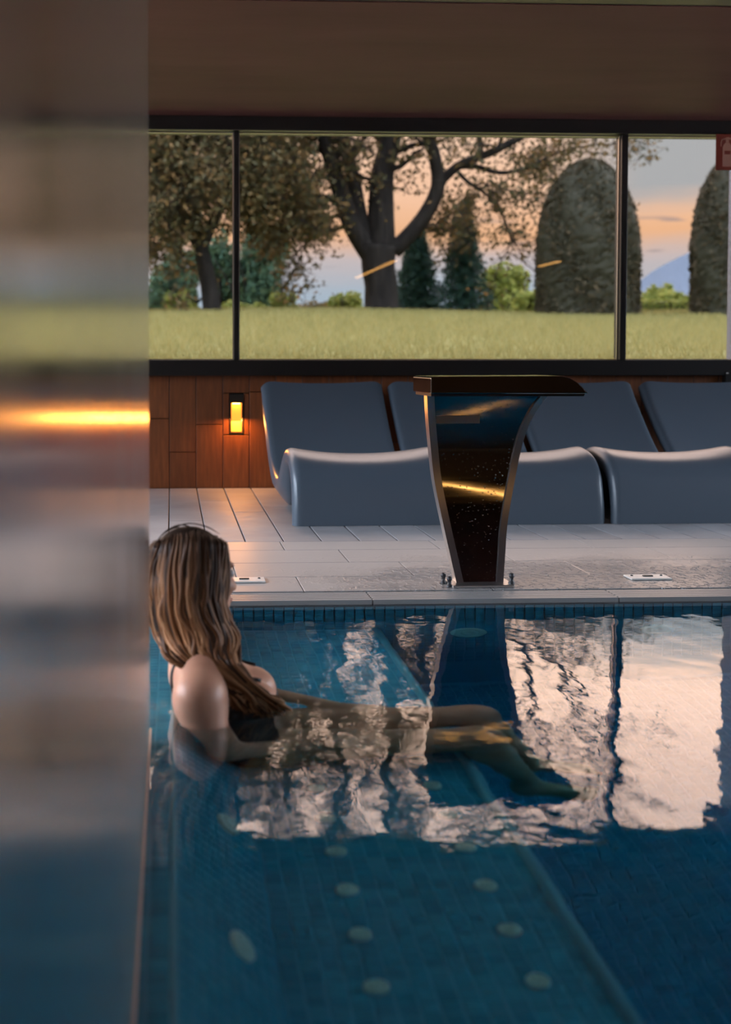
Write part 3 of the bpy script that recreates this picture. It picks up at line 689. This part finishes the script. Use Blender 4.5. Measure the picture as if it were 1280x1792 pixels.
oak_limbs = [
    ([(655, 455), (618, 400), (596, 345), (575, 280), (558, 225), (545, 140), (520, 40), (500, -40)], .30, .10, -1.0),
    ([(645, 440), (632, 380), (622, 310), (608, 240), (600, 140), (610, 30), (600, -80)], .26, .10, 1.2),
    ([(668, 440), (668, 370), (672, 300), (690, 230), (700, 130), (690, 10), (700, -120)], .42, .14, .5),
    ([(688, 440), (735, 388), (762, 330), (752, 270), (735, 225), (748, 130), (760, 20), (770, -60)], .24, .08, -1.2),
    ([(762, 328), (800, 292), (850, 272), (912, 240), (985, 190), (1040, 120), (1075, 60)], .14, .05, -1.0),
    ([(800, 292), (835, 290), (880, 300), (930, 290), (985, 262), (1045, 248), (1080, 245)], .09, .02, .8),
    ([(795, 293), (815, 318), (850, 345), (875, 385), (885, 425)], .07, .02, -.6),
    ([(712, 415), (742, 400), (770, 395), (800, 405)], .06, .02, .6),
    ([(840, 276), (845, 245), (840, 200), (860, 120), (900, 40), (920, -40)], .10, .04, 1.4),
    ([(600, 355), (560, 345), (525, 350), (490, 330), (455, 340)], .10, .03, -.8),
    ([(610, 395), (575, 405), (545, 420), (520, 440)], .07, .02, .4),
    ([(560, 235), (520, 215), (480, 220), (440, 200)], .12, .04, .9),
    ([(545, 140), (500, 110), (450, 120), (410, 80)], .12, .04, -1.0),
    ([(690, 30), (640, -30), (600, -120), (560, -180)], .12, .04, .5),
    ([(748, 130), (800, 90), (860, 20), (900, -60)], .10, .04, -.4),
    ([(520, 40), (470, 10), (420, -20), (380, -60)], .10, .04, .6),
    ([(770, -40), (820, -100), (880, -140)], .08, .03, .5),
    ([(912, 240), (945, 170), (950, 90), (985, 10), (975, -80), (1000, -170)], .10, .03, .6),
    ([(985, 190), (1010, 120), (1050, 60), (1060, -30), (1085, -110)], .07, .02, -.7),
    ([(945, 150), (900, 90), (905, 10), (880, -70)], .06, .02, .4),
    ([(950, 90), (1000, 50), (1040, -10), (1030, -120)], .05, .02, -.4)]
nl = oak('oak_tree', 'large dark oak with spreading limbs in the middle of the window', 36.0, oak_limbs,
    [(668, 540, .50), (667, 500, .46), (662, 465, .47), (664, 430, .50)], dens_oak, leaf=.15, sub=6, group='trees on the lawn crest',
    extra=[(470, 270, 100, 75, 1500), (520, 390, 70, 50, 260), (905, 335, 90, 75, 330), (960, 275, 80, 45, 260), (1035, 255, 60, 22, 170), (870, 415, 40, 28, 90), (800, 310, 60, 70, 120), (830, 250, 100, 40, 260)])
lt_limbs = [
    ([(352, 440), (332, 408), (300, 392), (265, 388), (220, 395)], .16, .05, -.8),
    ([(352, 440), (345, 395), (330, 330), (315, 250), (300, 150), (290, 40)], .20, .07, .8),
    ([(352, 440), (372, 390), (395, 330), (405, 250), (420, 160), (430, 60)], .15, .06, -.8),
    ([(335, 340), (300, 310), (260, 300), (220, 270)], .10, .03, .8),
    ([(395, 330), (430, 320), (460, 335), (490, 360)], .08, .03, .8),
    ([(315, 250), (270, 220), (230, 190), (200, 130)], .10, .04, -.6),
    ([(405, 250), (440, 230), (470, 180), (480, 110)], .09, .04, .6)]
nl2 = oak('oak_tree', 'smaller leaning oak with dense crown at the left side of the window', 33.5, lt_limbs,
    [(372, 542, .25), (366, 500, .23), (358, 460, .21), (351, 432, .20)], lambda p: 1.25, leaf=.14, sub=6, group='trees on the lawn crest',
    extra=[(295, 300, 110, 80, 2300), (430, 310, 80, 90, 1700), (280, 240, 110, 60, 900), (370, 400, 120, 30, 350)])
print('oak leaves', nl, nl2)

# clipped domes
def dome(label, xc_, Y, rx, H, nleaf):
    z0 = gz(xc_, Y) - .1; e = empty('clipped_hedge', (xc_, Y, z0), label=label, cat='hedge', group='clipped dome hedges on the lawn crest')
    nu, nv = 56, 40; V = []; 
    def prof(t):   # radius factor with height fraction
        return (1.0 - .06 * (1 - t)) * (max(0, 1 - max(0, (t - .28) / .72) ** 2.3)) ** .5
    for j in range(nv + 1):
        t = j / nv; r = rx * prof(t)
        for i in range(nu):
            q = 2 * math.pi * i / nu; k = 1 + .025 * math.sin(q * 5 + t * 9) + random.uniform(-.025, .025)
            V.append((xc_ + r * k * math.cos(q), Y + r * k * math.sin(q), z0 + H * t))
    Fc = [(j * nu + i, j * nu + (i + 1) % nu, (j + 1) * nu + (i + 1) % nu, (j + 1) * nu + i) for j in range(nv) for i in range(nu)]
    link('hedge_body', np_mesh('hedge_body', V, Fc, MT['hedgeleaf'], False), e)
    t = rng.random(nleaf); q = rng.random(nleaf) * 2 * math.pi; pr = np.array([prof(a) for a in t]) * rx * (1 + rng.normal(.0, .02, nleaf))
    C = np.stack([xc_ + pr * np.cos(q), Y + pr * np.sin(q), z0 + H * t], -1)
    lo = link('foliage', leaves_mesh('foliage', C, .10, MT['hedgeleaf']), e); lo['kind'] = 'stuff'
c_ = px(1028, 545, 33); dome('tall clipped dome hedge behind the right mullion of the window', c_.x, 33, 1.36, px(1028, 279, 33).z - gz(c_.x, 33) + .1, 14000)
c_ = px(1292, 545, 32); dome('tall clipped dome hedge cut off by the right edge of the picture', c_.x, 32, 1.20, px(1292, 265, 32).z - gz(c_.x, 32) + .1, 12000)
# spruces
def spruce(label, xp, Y, topy, rpx):
    b_ = px(xp, 545, Y); z0 = gz(b_.x, Y) - .1; top = px(xp, topy, Y).z; H = top - z0; R = rpx * Y / F
    e = empty('spruce_tree', (b_.x, Y, z0), label=label, cat='tree', group='spruces behind the oak')
    MB().tube([(b_.x, Y, z0), (b_.x, Y, z0 + H * .95)], [.10, .02], 8).build('trunk', MT['bark'], e)
    C = []; bm_ = MB()
    for i in range(130):
        f = (i / 130) ** .9; z = z0 + .1 + f * (H - .15); L = R * (1 - f) ** .85 * random.uniform(.8, 1.15) + .06; q = i * 2.4
        P = [np.array([b_.x + math.cos(q) * L * s, Y + math.sin(q) * L * s, z + .10 * L * s - .30 * L * s * s + .12 * L * s ** 3]) for s in (0, .35, .7, 1)]
        bm_.tube(P, [.015, .010, .007, .003], 4, caps=False)
        for s in np.linspace(.12, 1, 9):
            c0 = np.array([b_.x + math.cos(q) * L * s, Y + math.sin(q) * L * s, z + .10 * L * s - .30 * L * s * s]); C += list(c0 + rng.normal(0, .06, (16, 3)))
    bm_.build('branch', MT['bark'], e)
    lo = link('foliage', leaves_mesh('foliage', C, .13, MT['sprucel'], aspect=.3), e); lo['kind'] = 'stuff'
spruce('dark spruce right beside the big oak trunk', 730, 39.0, 395, 52)
spruce('dark pointed spruce between the oak and the clipped hedge', 812, 38.0, 352, 50)
# bushes and small trees behind the crest
def bush(name, label, xp, y0, y1, wpx, Y, mt, cnt, leaf=.2, cat='bush', group='bushes behind the lawn crest'):
    c = px(xp, (y0 + y1) / 2, Y); zb = gz(c.x, Y); top = px(xp, y0, Y).z; s = Y / F; rx = wpx * s / 2
    e = empty(name, (c.x, Y, zb), label=label, cat=cat, group=group)
    H = top - zb; st = MB()
    for i in range(5):
        d = np.array([rng.normal(0, .35), rng.normal(0, .3), 1]); st.tube(wander((c.x + rng.normal(0, rx * .2), Y, zb), d, H * .8, 5, .12), list(np.linspace(.10, .02, 6)), 5)
    st.build('stem', MT['bark'], e)
    nc_ = 14; C = []
    vis = px(xp, y1, Y).z
    for i in range(nc_):
        cc = np.array([c.x + rng.uniform(-.75, .75) * rx, Y + rng.uniform(-.6, .6) * rx, vis - .3 + (top - vis) * rng.random() * .85 + .1])
        rr = rx * rng.uniform(.28, .48); q = rng.normal(size=(cnt // nc_, 3)); q /= np.linalg.norm(q, axis=1)[:, None]
        w_ = (1 - .35 * abs(cc[0] - c.x) / rx); hh_ = max(.3, (top - vis) * .38)
        C += list(cc + q * np.array([rr, rr, hh_ * w_]) * (rng.random((cnt // nc_, 1)) ** .35))
    lo = link('foliage', leaves_mesh('foliage', C, leaf, mt, aspect=.6), e); lo['kind'] = 'stuff'
G2 = 'green trees at the far left'
bush('leafy_tree', 'soft green leafy tree right of the left mullion', 452, 395, 545, 105, 46, MT['poplarl'], 5200, .22, 'tree', G2)
bush('leafy_tree', 'green leafy tree between the leaning oak trunk and the left mullion', 392, 415, 545, 60, 47, MT['poplarl'], 3000, .22, 'tree', G2)
bush('leafy_tree', 'grey green leafy tree at the left edge of the window', 295, 430, 545, 110, 44, MT['poplarl'], 4200, .22, 'tree', G2)
bush('yellow_bush', 'low yellow bush under the left mullion', 425, 520, 548, 90, 42, MT['yellowl'], 1500, .14)
bush('yellow_bush', 'yellow green bush left of the leaning oak trunk', 318, 495, 545, 60, 43, MT['yellowl'], 1500, .16)
bush('yellow_bush', 'small yellow green bush at the right foot of the soft green tree', 500, 505, 545, 50, 43, MT['yellowl'], 1200, .16)
bush('yellow_bush', 'small bush beside the left foot of the big oak', 605, 505, 545, 60, 43, MT['yellowl'], 1200, .15)
bush('round_bush', 'bright yellow green tree between spruce and clipped hedge', 890, 462, 545, 100, 50, MT['yellowl'], 4200, .2)
bush('round_bush', 'dull green bush tucked against the clipped hedge', 925, 500, 545, 60, 47, MT['yellowl'], 2000, .18)
bush('round_bush', 'rounded green bush in the gap between the two clipped hedges', 1150, 485, 545, 90, 52, MT['yellowl'], 3200, .2)
bush('round_bush', 'lower bush in the gap between the hedges right side', 1195, 505, 545, 60, 50, MT['yellowl'], 2000, .2)
bush('round_bush', 'distant low shrubs right of the soft green tree', 548, 524, 548, 90, 55, MT['oakleaf'], 1200, .2)
# low hedge strip in the gap
a_, b2 = px(1118, 545, 38), px(1215, 545, 38)
e = empty('low_hedge', ((a_.x + b2.x) / 2, 38, gz(a_.x, 38)), label='low straight hedge between the two clipped domes', cat='hedge')
zt = px(1160, 528, 38).z; z0 = gz(a_.x, 38) - .1
bevel(MB().box(a_.x, b2.x, 37.7, 38.3, z0, zt).build('hedge_body', MT['hedgeleaf'], e), .08)
C = np.stack([rng.uniform(a_.x, b2.x, 3500), rng.choice([37.7, 38.0, 38.3], 3500) + rng.normal(0, .05, 3500), rng.uniform(z0, zt + .05, 3500)], -1)
lo = link('foliage', leaves_mesh('foliage', C, .10, MT['yellowl']), e); lo['kind'] = 'stuff'
# mountain
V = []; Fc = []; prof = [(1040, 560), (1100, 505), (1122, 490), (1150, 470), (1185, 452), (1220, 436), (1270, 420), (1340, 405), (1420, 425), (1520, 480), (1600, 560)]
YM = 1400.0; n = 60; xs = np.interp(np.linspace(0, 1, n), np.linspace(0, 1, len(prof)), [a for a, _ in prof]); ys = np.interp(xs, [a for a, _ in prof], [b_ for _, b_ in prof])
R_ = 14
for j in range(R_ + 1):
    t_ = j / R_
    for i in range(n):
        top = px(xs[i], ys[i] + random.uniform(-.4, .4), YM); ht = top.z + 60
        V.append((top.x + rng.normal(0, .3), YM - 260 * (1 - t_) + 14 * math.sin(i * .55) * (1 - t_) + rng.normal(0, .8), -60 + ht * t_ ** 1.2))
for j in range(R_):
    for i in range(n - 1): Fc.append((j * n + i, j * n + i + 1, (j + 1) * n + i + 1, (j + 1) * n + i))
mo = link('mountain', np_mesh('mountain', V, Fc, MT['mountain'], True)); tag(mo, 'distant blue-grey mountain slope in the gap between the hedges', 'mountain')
MB().box(-60, XL - .21, -60, 8.2, -.6, -.3).box(XR + .21, 60, -60, 8.2, -.6, -.3).box(XL - .21, XR + .21, -60, YB - .21, -.6, -.3).build('ground_terrace', MT['terrace'])['kind'] = 'structure'
MB().box(-1200, 1800, 70, 3000, -62, -60).build('ground_far', MT['lawn'])['kind'] = 'structure'

# ------------------------------------------------------------------ person
PYC = 3.03          # depth of the body's middle
def cap(a, b_, ra, rb): return ('c', np.array(a, float), np.array(b_, float), ra, rb)
def ell(c, r, R=None): return ('e', np.array(c, float), np.array(r, float), R)
def sd(prim, P):
    if prim[0] == 'c':
        _, a, b_, ra, rb = prim; ba = b_ - a; h = np.clip(((P - a) @ ba) / (ba @ ba), 0, 1)
        return np.linalg.norm(P - a - h[..., None] * ba, axis=-1) - (ra + (rb - ra) * h)
    _, c, r, R = prim; q = P - c
    if R is not None: q = q @ R      # columns of R are the local axes
    k0 = np.linalg.norm(q / r, axis=-1); k1 = np.linalg.norm(q / (r * r), axis=-1) + 1e-9
    return k0 * (k0 - 1) / k1
def smin(a, b_, k):
    h = np.maximum(k - np.abs(a - b_), 0) / k; return np.minimum(a, b_) - h * h * k * .25
def bound(prim, m):
    if prim[0] == 'c':
        r = max(prim[3], prim[4]) + m; return np.minimum(prim[1], prim[2]) - r, np.maximum(prim[1], prim[2]) + r
    r = prim[2].max() + m; return prim[1] - r, prim[1] + r
class Field:
    def __init__(s, lo, hi, h):
        s.lo = np.array(lo, float); s.h = h; s.n = np.ceil((np.array(hi) - s.lo) / h).astype(int) + 1
        s.g = np.full(s.n, .3, np.float32)
    def sub(s, lo, hi):
        a = np.clip(np.floor((lo - s.lo) / s.h).astype(int), 0, s.n - 1); b_ = np.clip(np.ceil((hi - s.lo) / s.h).astype(int) + 1, 1, s.n)
        ax = [s.lo[i] + s.h * np.arange(a[i], b_[i]) for i in range(3)]
        return tuple(slice(a[i], b_[i]) for i in range(3)), np.stack(np.meshgrid(*ax, indexing='ij'), -1)
    def add(s, prim, k=.03):
        sl, P = s.sub(*bound(prim, k + .02)); s.g[sl] = smin(s.g[sl], sd(prim, P).astype(np.float32), k)
    def mesh(s, name, mt):
        g = s.g; ins = g < 0
        c = np.zeros(np.array(g.shape) - 1, np.int8)
        for i in (0, 1):
            for j in (0, 1):
                for k in (0, 1): c += ins[i:i + c.shape[0], j:j + c.shape[1], k:k + c.shape[2]]
        act = (c > 0) & (c < 8); I = np.argwhere(act); vid = np.full(act.shape, -1, np.int32); vid[act] = np.arange(len(I))
        acc = np.zeros((len(I), 3)); cnt = np.zeros(len(I))
        cor = [(i, j, k) for i in (0, 1) for j in (0, 1) for k in (0, 1)]
        val = {q: g[I[:, 0] + q[0], I[:, 1] + q[1], I[:, 2] + q[2]] for q in cor}
        for q in cor:
            for ax in range(3):
                if q[ax] == 0:
                    r = list(q); r[ax] = 1; r = tuple(r); a, b_ = val[q], val[r]; x = (a < 0) != (b_ < 0)
                    tt = np.where(x, a / np.where(x, a - b_, 1), 0); pt = np.tile(np.array(q, float), (len(I), 1)); pt[:, ax] = tt
                    acc[x] += pt[x]; cnt[x] += 1
        V = s.lo + (I + acc / np.maximum(cnt, 1)[:, None]) * s.h
        Fs = []
        for ax in range(3):
            sl0 = [slice(None)] * 3; sl1 = [slice(None)] * 3; sl0[ax] = slice(0, -1); sl1[ax] = slice(1, None)
            A, B = ins[tuple(sl0)], ins[tuple(sl1)]; E_ = np.argwhere(A != B); u, v = (ax + 1) % 3, (ax + 2) % 3
            ok = (E_[:, u] > 0) & (E_[:, v] > 0) & (E_[:, u] < g.shape[u] - 1) & (E_[:, v] < g.shape[v] - 1); E_ = E_[ok]
            fl = A[tuple(E_.T)]; q = []
            for du, dv in ((-1, -1), (0, -1), (0, 0), (-1, 0)):
                w_ = E_.copy(); w_[:, u] += du; w_[:, v] += dv; q.append(vid[w_[:, 0], w_[:, 1], w_[:, 2]])
            q = np.stack(q, -1); q[~fl] = q[~fl][:, ::-1]; Fs.append(q)
        return np_mesh(name, V, np.concatenate(Fs), mt, True)
def P3(x, dy_, z): return (x, PYC + dy_, z)
HA = math.radians(26)                                   # the head turns away from the camera
HF = np.array([math.cos(HA), math.sin(HA), 0.0]); HS = np.array([-math.sin(HA), math.cos(HA), 0.0]); HU = np.array([0, 0, 1.0])
HR = np.stack([HF, HS, HU], 1); HC = np.array([.052, PYC, .300])
def hp(f, s, u): return HC + HF * f + HS * s + HU * u
torso = [ell(P3(.095, 0, .020), (.088, .138, .120)), ell(P3(.075, 0, .072), (.068, .146, .062)), ell(P3(.105, 0, -.105), (.078, .118, .11)), ell(P3(.150, 0, -.235), (.108, .158, .105)),
         ell(P3(.185, -.066, .012), (.064, .062, .060)), ell(P3(.192, .066, .012), (.064, .062, .060)), cap(P3(.06, -.115, .085), P3(.06, .115, .085), .050, .050), cap(P3(.06, -.09, .10), P3(.058, 0, .16), .035, .045), cap(P3(.06, .09, .10), P3(.058, 0, .16), .035, .045)]
sh_n, el_n, wr_n = P3(.062, -.165, .052), P3(.125, -.200, -.175), P3(.350, -.150, -.180)
sh_f, el_f, wr_f = P3(.085, .170, .060), P3(.215, .215, -.100), P3(.420, .130, -.170)
hip_n, kn_n, an_n = P3(.190, -.085, -.262), P3(.725, -.075, -.235), P3(.850, -.070, -.555)
hip_f, kn_f, an_f = P3(.190, .085, -.262), P3(.745, .065, -.195), P3(.880, .055, -.530)
limbs = []
for s_, e_, w_ in ((sh_n, el_n, wr_n), (sh_f, el_f, wr_f)):
    limbs += [ell(s_, (.056, .054, .060)), cap(s_, e_, .052, .038), cap(e_, w_, .039, .024)]
for h_, k_, a_ in ((hip_n, kn_n, an_n), (hip_f, kn_f, an_f)):
    limbs += [cap(h_, k_, .092, .054), ell(k_, (.058, .054, .056))]
    mid = np.array(k_) * .68 + np.array(a_) * .32 - np.array([.012, 0, .0]); limbs += [cap(k_, mid, .050, .053), cap(mid, a_, .053, .030)]
    fa = np.array(a_); limbs += [ell(fa + (-.018, 0, -.022), (.036, .030, .034)), cap(fa + (.0, 0, -.020), fa + (.105, 0, -.058), .032, .026), ell(fa + (.125, 0, -.066), (.035, .037, .017))]
toes = []
for a_, sg_ in ((an_n, 1), (an_f, -1)):
    fa = np.array(a_)
    for j in range(5):
        dyj = (-.026 + .013 * j) * -sg_; rj = .0105 if j == 0 else .0075
        toes.append(cap(fa + (.135 - .004 * j, dyj, -.069), fa + (.168 - .009 * j, dyj * 1.1, -.073), rj, rj * .85))
def hand(w_, fdir, side, nrm, curl=.35):
    """palm + four fingers + thumb; fdir finger direction, side towards the thumb, nrm back of the hand"""
    w_ = np.array(w_); f = np.array(fdir, float); f /= np.linalg.norm(f); s = np.array(side, float); s -= f * (s @ f); s /= np.linalg.norm(s); n_ = np.cross(f, s) ; n_ = n_ if n_ @ np.array(nrm) > 0 else -n_
    out = [ell(w_ + f * .045, (.048, .038, .017), np.stack([f, s, n_], 1)), cap(w_, w_ + f * .03, .023, .022)]; fing = []
    for j, (o, L) in enumerate(((.029, .066), (.010, .074), (-.010, .069), (-.028, .054))):
        a = w_ + f * (.083 - abs(o) * .12) + s * o; d1 = f * math.cos(curl * .4) - n_ * math.sin(curl * .4) + s * o * 1.5; d2 = f * math.cos(curl * 1.2) - n_ * math.sin(curl * 1.2) + s * o
        b_ = a + d1 * L * .5; c_ = b_ + d2 * L * .5; fing += [cap(a, b_, .0092, .0082), cap(b_, c_, .0082, .0066)]
    a = w_ + f * .022 + s * .026; b_ = a + (f * .6 + s * .75 - n_ * .2) * .036; c_ = b_ + (f * .9 + s * .25 - n_ * .2) * .030
    fing += [cap(a, b_, .0125, .0100), cap(b_, c_, .0098, .0078)]
    return out, fing
pn, fn = hand(wr_n, (.95, .12, -.12), (.1, 1, .1), (0, 0, 1)); pf, ff = hand(wr_f, (.95, -.12, -.12), (.1, -1, .1), (0, 0, 1))
head = [cap(P3(.062, 0, .09), hp(-.012, 0, -.055), .054, .050),
        ell(hp(-.012, 0, .030), (.092, .074, .088), HR), ell(hp(.030, 0, -.035), (.062, .060, .085), HR), ell(hp(.052, 0, -.092), (.026, .028, .022), HR)]
face = [cap(hp(.088, 0, .012), hp(.106, 0, -.026), .008, .011), ell(hp(.098, -.013, -.030), (.010, .009, .007), HR), ell(hp(.098, .013, -.030), (.010, .009, .007), HR),
        ell(hp(.085, 0, .030), (.012, .045, .010), HR), ell(hp(.070, -.036, -.018), (.022, .022, .020), HR), ell(hp(.070, .036, -.018), (.022, .022, .020), HR),
        ell(hp(.086, 0, -.055), (.010, .021, .0065), HR), ell(hp(.084, 0, -.067), (.010, .018, .007), HR),
        ell(hp(-.005, -.074, -.012), (.020, .008, .030), HR), ell(hp(-.005, .074, -.012), (.020, .008, .030), HR)]
fld = Field((-.10, 2.66, -.70), (1.10, 3.36, .46), .0062)
for q in torso: fld.add(q, .045)
for q in head: fld.add(q, .035)
for q in limbs: fld.add(q, .032)
for q in pn + pf: fld.add(q, .015)
for q in face: fld.add(q, .010)
for q in fn + ff + toes: fld.add(q, .005)
person = empty('person', (.15, PYC, SEAT), label='woman in a black swimsuit sitting in the pool, long brown hair, facing away', cat='person')
body = link('body', fld.mesh('body', MT['skin']), person)
smm = body.modifiers.new('smooth', 'SMOOTH'); smm.iterations = 3; smm.factor = .4
def body_sd(P, prims, k=.04):
    g = None
    for q in prims:
        d_ = sd(q, P); g = d_ if g is None else smin(g, d_, k)
    return g
def project(p_, off, prims, k=.04):
    p_ = np.array(p_, float)
    for _ in range(8):
        e_ = .002; d_ = float(body_sd(p_[None], prims, k)[0])
        gr_ = np.array([float(body_sd((p_ + v_)[None], prims, k)[0]) - float(body_sd((p_ - v_)[None], prims, k)[0]) for v_ in np.eye(3) * e_]); gr_ /= np.linalg.norm(gr_) + 1e-9
        p_ = p_ - gr_ * (d_ - off)
    return p_
# swimsuit: shell over torso and hips, scooped front and low back
sf = Field((-.08, 2.80, -.40), (.36, 3.26, .16), .0062)
for q in torso: sf.add(q, .045)
for q in limbs:
    if q[0] == 'c' and (np.allclose(q[1], hip_n) or np.allclose(q[1], hip_f)): sf.add(q, .032)
sl_all, PP = sf.sub(sf.lo, sf.lo + sf.h * (sf.n - 1))
g = sf.g - .0045
X0, Y0, Z0 = PP[..., 0], PP[..., 1] - PYC, PP[..., 2]
neck = np.where(X0 > .13, .030 - np.clip(.10 - np.abs(Y0), 0, .1) * .55 , -.01 - (.13 - X0) * .55 + np.abs(Y0) * .1)     # upper hem
leg = (X0 - .13) * 1.0 - (Z0 + .20) * .0
g = np.maximum(g, Z0 - neck)
g = np.maximum(g, X0 - (.275 + (Z0 < -.12) * 0 - np.clip(-.10 - Z0, 0, .2) * .35))
sf.g = g.astype(np.float32)
suit = link('swimsuit', sf.mesh('swimsuit', MT['suit']), person)
allb = torso + limbs + head[:1]
for sgn in (-1, 1):
    pts = [P3(.20, sgn * .070, .050), P3(.165, sgn * .080, .090), P3(.10, sgn * .090, .150), P3(.05, sgn * .092, .155), P3(.0, sgn * .098, .100), P3(-.01, sgn * .104, .05), P3(-.005, sgn * .100, -.02), P3(.0, sgn * .09, -.09)]
    pts = [project(q, .0025, allb) for q in catmull(pts, 4)]
    st = MB().tube(pts, .0055, 6).build('shoulder_strap', MT['suit'], suit)
# eyes and lips
for s_ in (-1, 1):
    MB().lathe([(.0001, .012), (.006, .0105), (.0105, .006), (.012, 0), (.0105, -.006), (.0001, -.012)], hp(.082, s_ * .031, .010), n=14).build('eye', MT['eye'], body)
MB().tube([hp(.090, -.020, -.060), hp(.0955, -.008, -.0575), hp(.0955, .008, -.0575), hp(.090, .020, -.060)], [.002, .0055, .0055, .002], 8).build('lips', MT['lip'], body)

# hair: skull cap of strands swept back and forward over the near shoulder
HV = []; HFc = []; HCc = []
def strand(P, r0, colr_, root, n=5, sub=4, flat=.6):
    P = catmull(P, sub); m_ = len(P); base = len(HV)
    T = np.gradient(P, axis=0); T /= np.linalg.norm(T, axis=1)[:, None] + 1e-9
    ref = np.array([0, 1.0, 0]); A = np.cross(T, ref); A /= np.linalg.norm(A, axis=1)[:, None] + 1e-9; B = np.cross(T, A)
    for i in range(m_):
        f = i / (m_ - 1); r = r0 * (.35 + .65 * min(1, f * 6)) * (1 - max(0, (f - .72) / .28) ** 1.5 * .92)
        cc = np.array(root) * (1 - min(1, f * 2.0)) + np.array(colr_) * min(1, f * 2.0)
        for k in range(n):
            q = 2 * math.pi * k / n; HV.append(P[i] + A[i] * math.cos(q) * r + B[i] * math.sin(q) * r * flat); HCc.append(cc)
    for i in range(m_ - 1):
        for k in range(n): HFc.append((base + i * n + k, base + i * n + (k + 1) % n, base + (i + 1) * n + (k + 1) % n, base + (i + 1) * n + k))
def hx(x, y, Y): return np.array(px(x, y, Y))
DARK = (.016, .009, .006)
def pick():
    r = rng.random()
    if r < .36: return np.array((.050, .022, .010)) * rng.uniform(.7, 1.3)
    if r < .74: return np.array((.17, .072, .028)) * rng.uniform(.7, 1.3)
    return np.array((.40, .20, .095)) * rng.uniform(.8, 1.2)
def bul(u): return math.sqrt(max(0, 1 - (2 * u - 1) ** 2))
for i in range(620):
    u = rng.random(); v = rng.random() ** .6      # v: 1 = outer layer facing the camera
    j = lambda s: rng.normal(0, s)
    top_x = 278 + u * 112; top_y = 926 + 22 * abs(2 * u - 1) ** 2 + (1 - v) * 6
    D0 = PYC - .012 - .03 * v; D1 = PYC - .02 - .078 * bul(u) * v; D2 = PYC - .02 - .086 * bul(u) * v
    end = rng.random()
    pts = [hx(top_x + j(3), top_y, D0 + .02), hx(top_x * .55 + (262 + u * 140) * .45 + j(2), 948 + 8 * abs(2 * u - 1), D0 - .045 * bul(u) * v),
           hx(261 + u * 135 + j(2), 995, D1), hx(262 + u * 130 + j(2) + 3 * math.sin(i * .7), 1035, D2), hx(264 + u * 132 + j(2) - 3 * math.sin(i * .7), 1075, D2),
           hx(277 + u * 135 + j(4) + 4 * math.sin(i), 1115, D2 + .002), hx(300 + u * 112 + j(4), 1150, PYC - .065 - .055 * v),
           hx(350 + u * 72 + j(4), 1182 - 8 * u, PYC - .085 - .055 * v)]
    if end < .72:
        pts += [hx(398 + u * 62 + j(5), 1212, PYC - .115 - .03 * v), hx(415 + u * 78 + j(6), 1234 + j(6), PYC - .118 - .02 * v)]
        if rng.random() < .6: pts += [hx(424 + u * 80 + j(6), 1258 - 14 * u + j(6), PYC - .112 - .02 * v)]
    else:
        pts += [hx(385 + u * 40 + j(5), 1210, PYC - .10 - .03 * v)]
    strand(pts, rng.uniform(.0035, .0075), pick(), DARK)
for i in range(220):                       # far side and back layer
    u = rng.random(); j = lambda s: rng.normal(0, s); D = PYC + .02 + .075 * bul(u)
    pts = [hx(282 + u * 104, 928 + 20 * abs(2 * u - 1) ** 2, PYC + .01), hx(266 + u * 126, 955, PYC + .03 + .03 * bul(u)), hx(262 + u * 120, 1005, D), hx(266 + u * 114, 1065, D), hx(280 + u * 105 + j(4), 1118, PYC + .05 * bul(u)), hx(312 + u * 90 + j(4), 1155, PYC + .02), hx(345 + u * 66, 1178, PYC - .02)]
    strand(pts, rng.uniform(.005, .009), pick() * .8, DARK)
for pts in ([(272, 950), (290, 930), (312, 919), (330, 921), (338, 930)], [(266, 965), (282, 938), (305, 924), (320, 924)], [(300, 925), (330, 916), (362, 922), (385, 935)]):
    strand([hx(a, b_, PYC - .01) for a, b_ in pts], .0016, (.03, .016, .01), DARK)
hme = np_mesh('hair', np.array(HV), HFc, MT['hair'], True)
ca_ = hme.color_attributes.new('Col', 'FLOAT_COLOR', 'POINT')
ca_.data.foreach_set('color', np.concatenate([np.array(HCc), np.ones((len(HCc), 1))], 1).astype(np.float32).ravel())
hair = link('hair', hme, person)
# scalp under the strands
hf = Field((-.10, 2.90, .12), (.20, 3.17, .44), .007)
hf.add(ell(hp(-.014, 0, .036), (.094, .079, .090), HR), .02); hf.add(ell(hp(-.045, 0, -.035), (.068, .076, .105), HR), .03)
hf.add(cap(hp(-.045, -.01, -.09), hx(330, 1135, PYC - .02), .055, .04), .03)
sme = hf.mesh('scalp_hair', MT['hair'])
ca_ = sme.color_attributes.new('Col', 'FLOAT_COLOR', 'POINT'); ca_.data.foreach_set('color', np.tile(np.array([.020, .011, .007, 1], np.float32), (len(sme.vertices), 1)).ravel())
link('scalp_hair', sme, person)
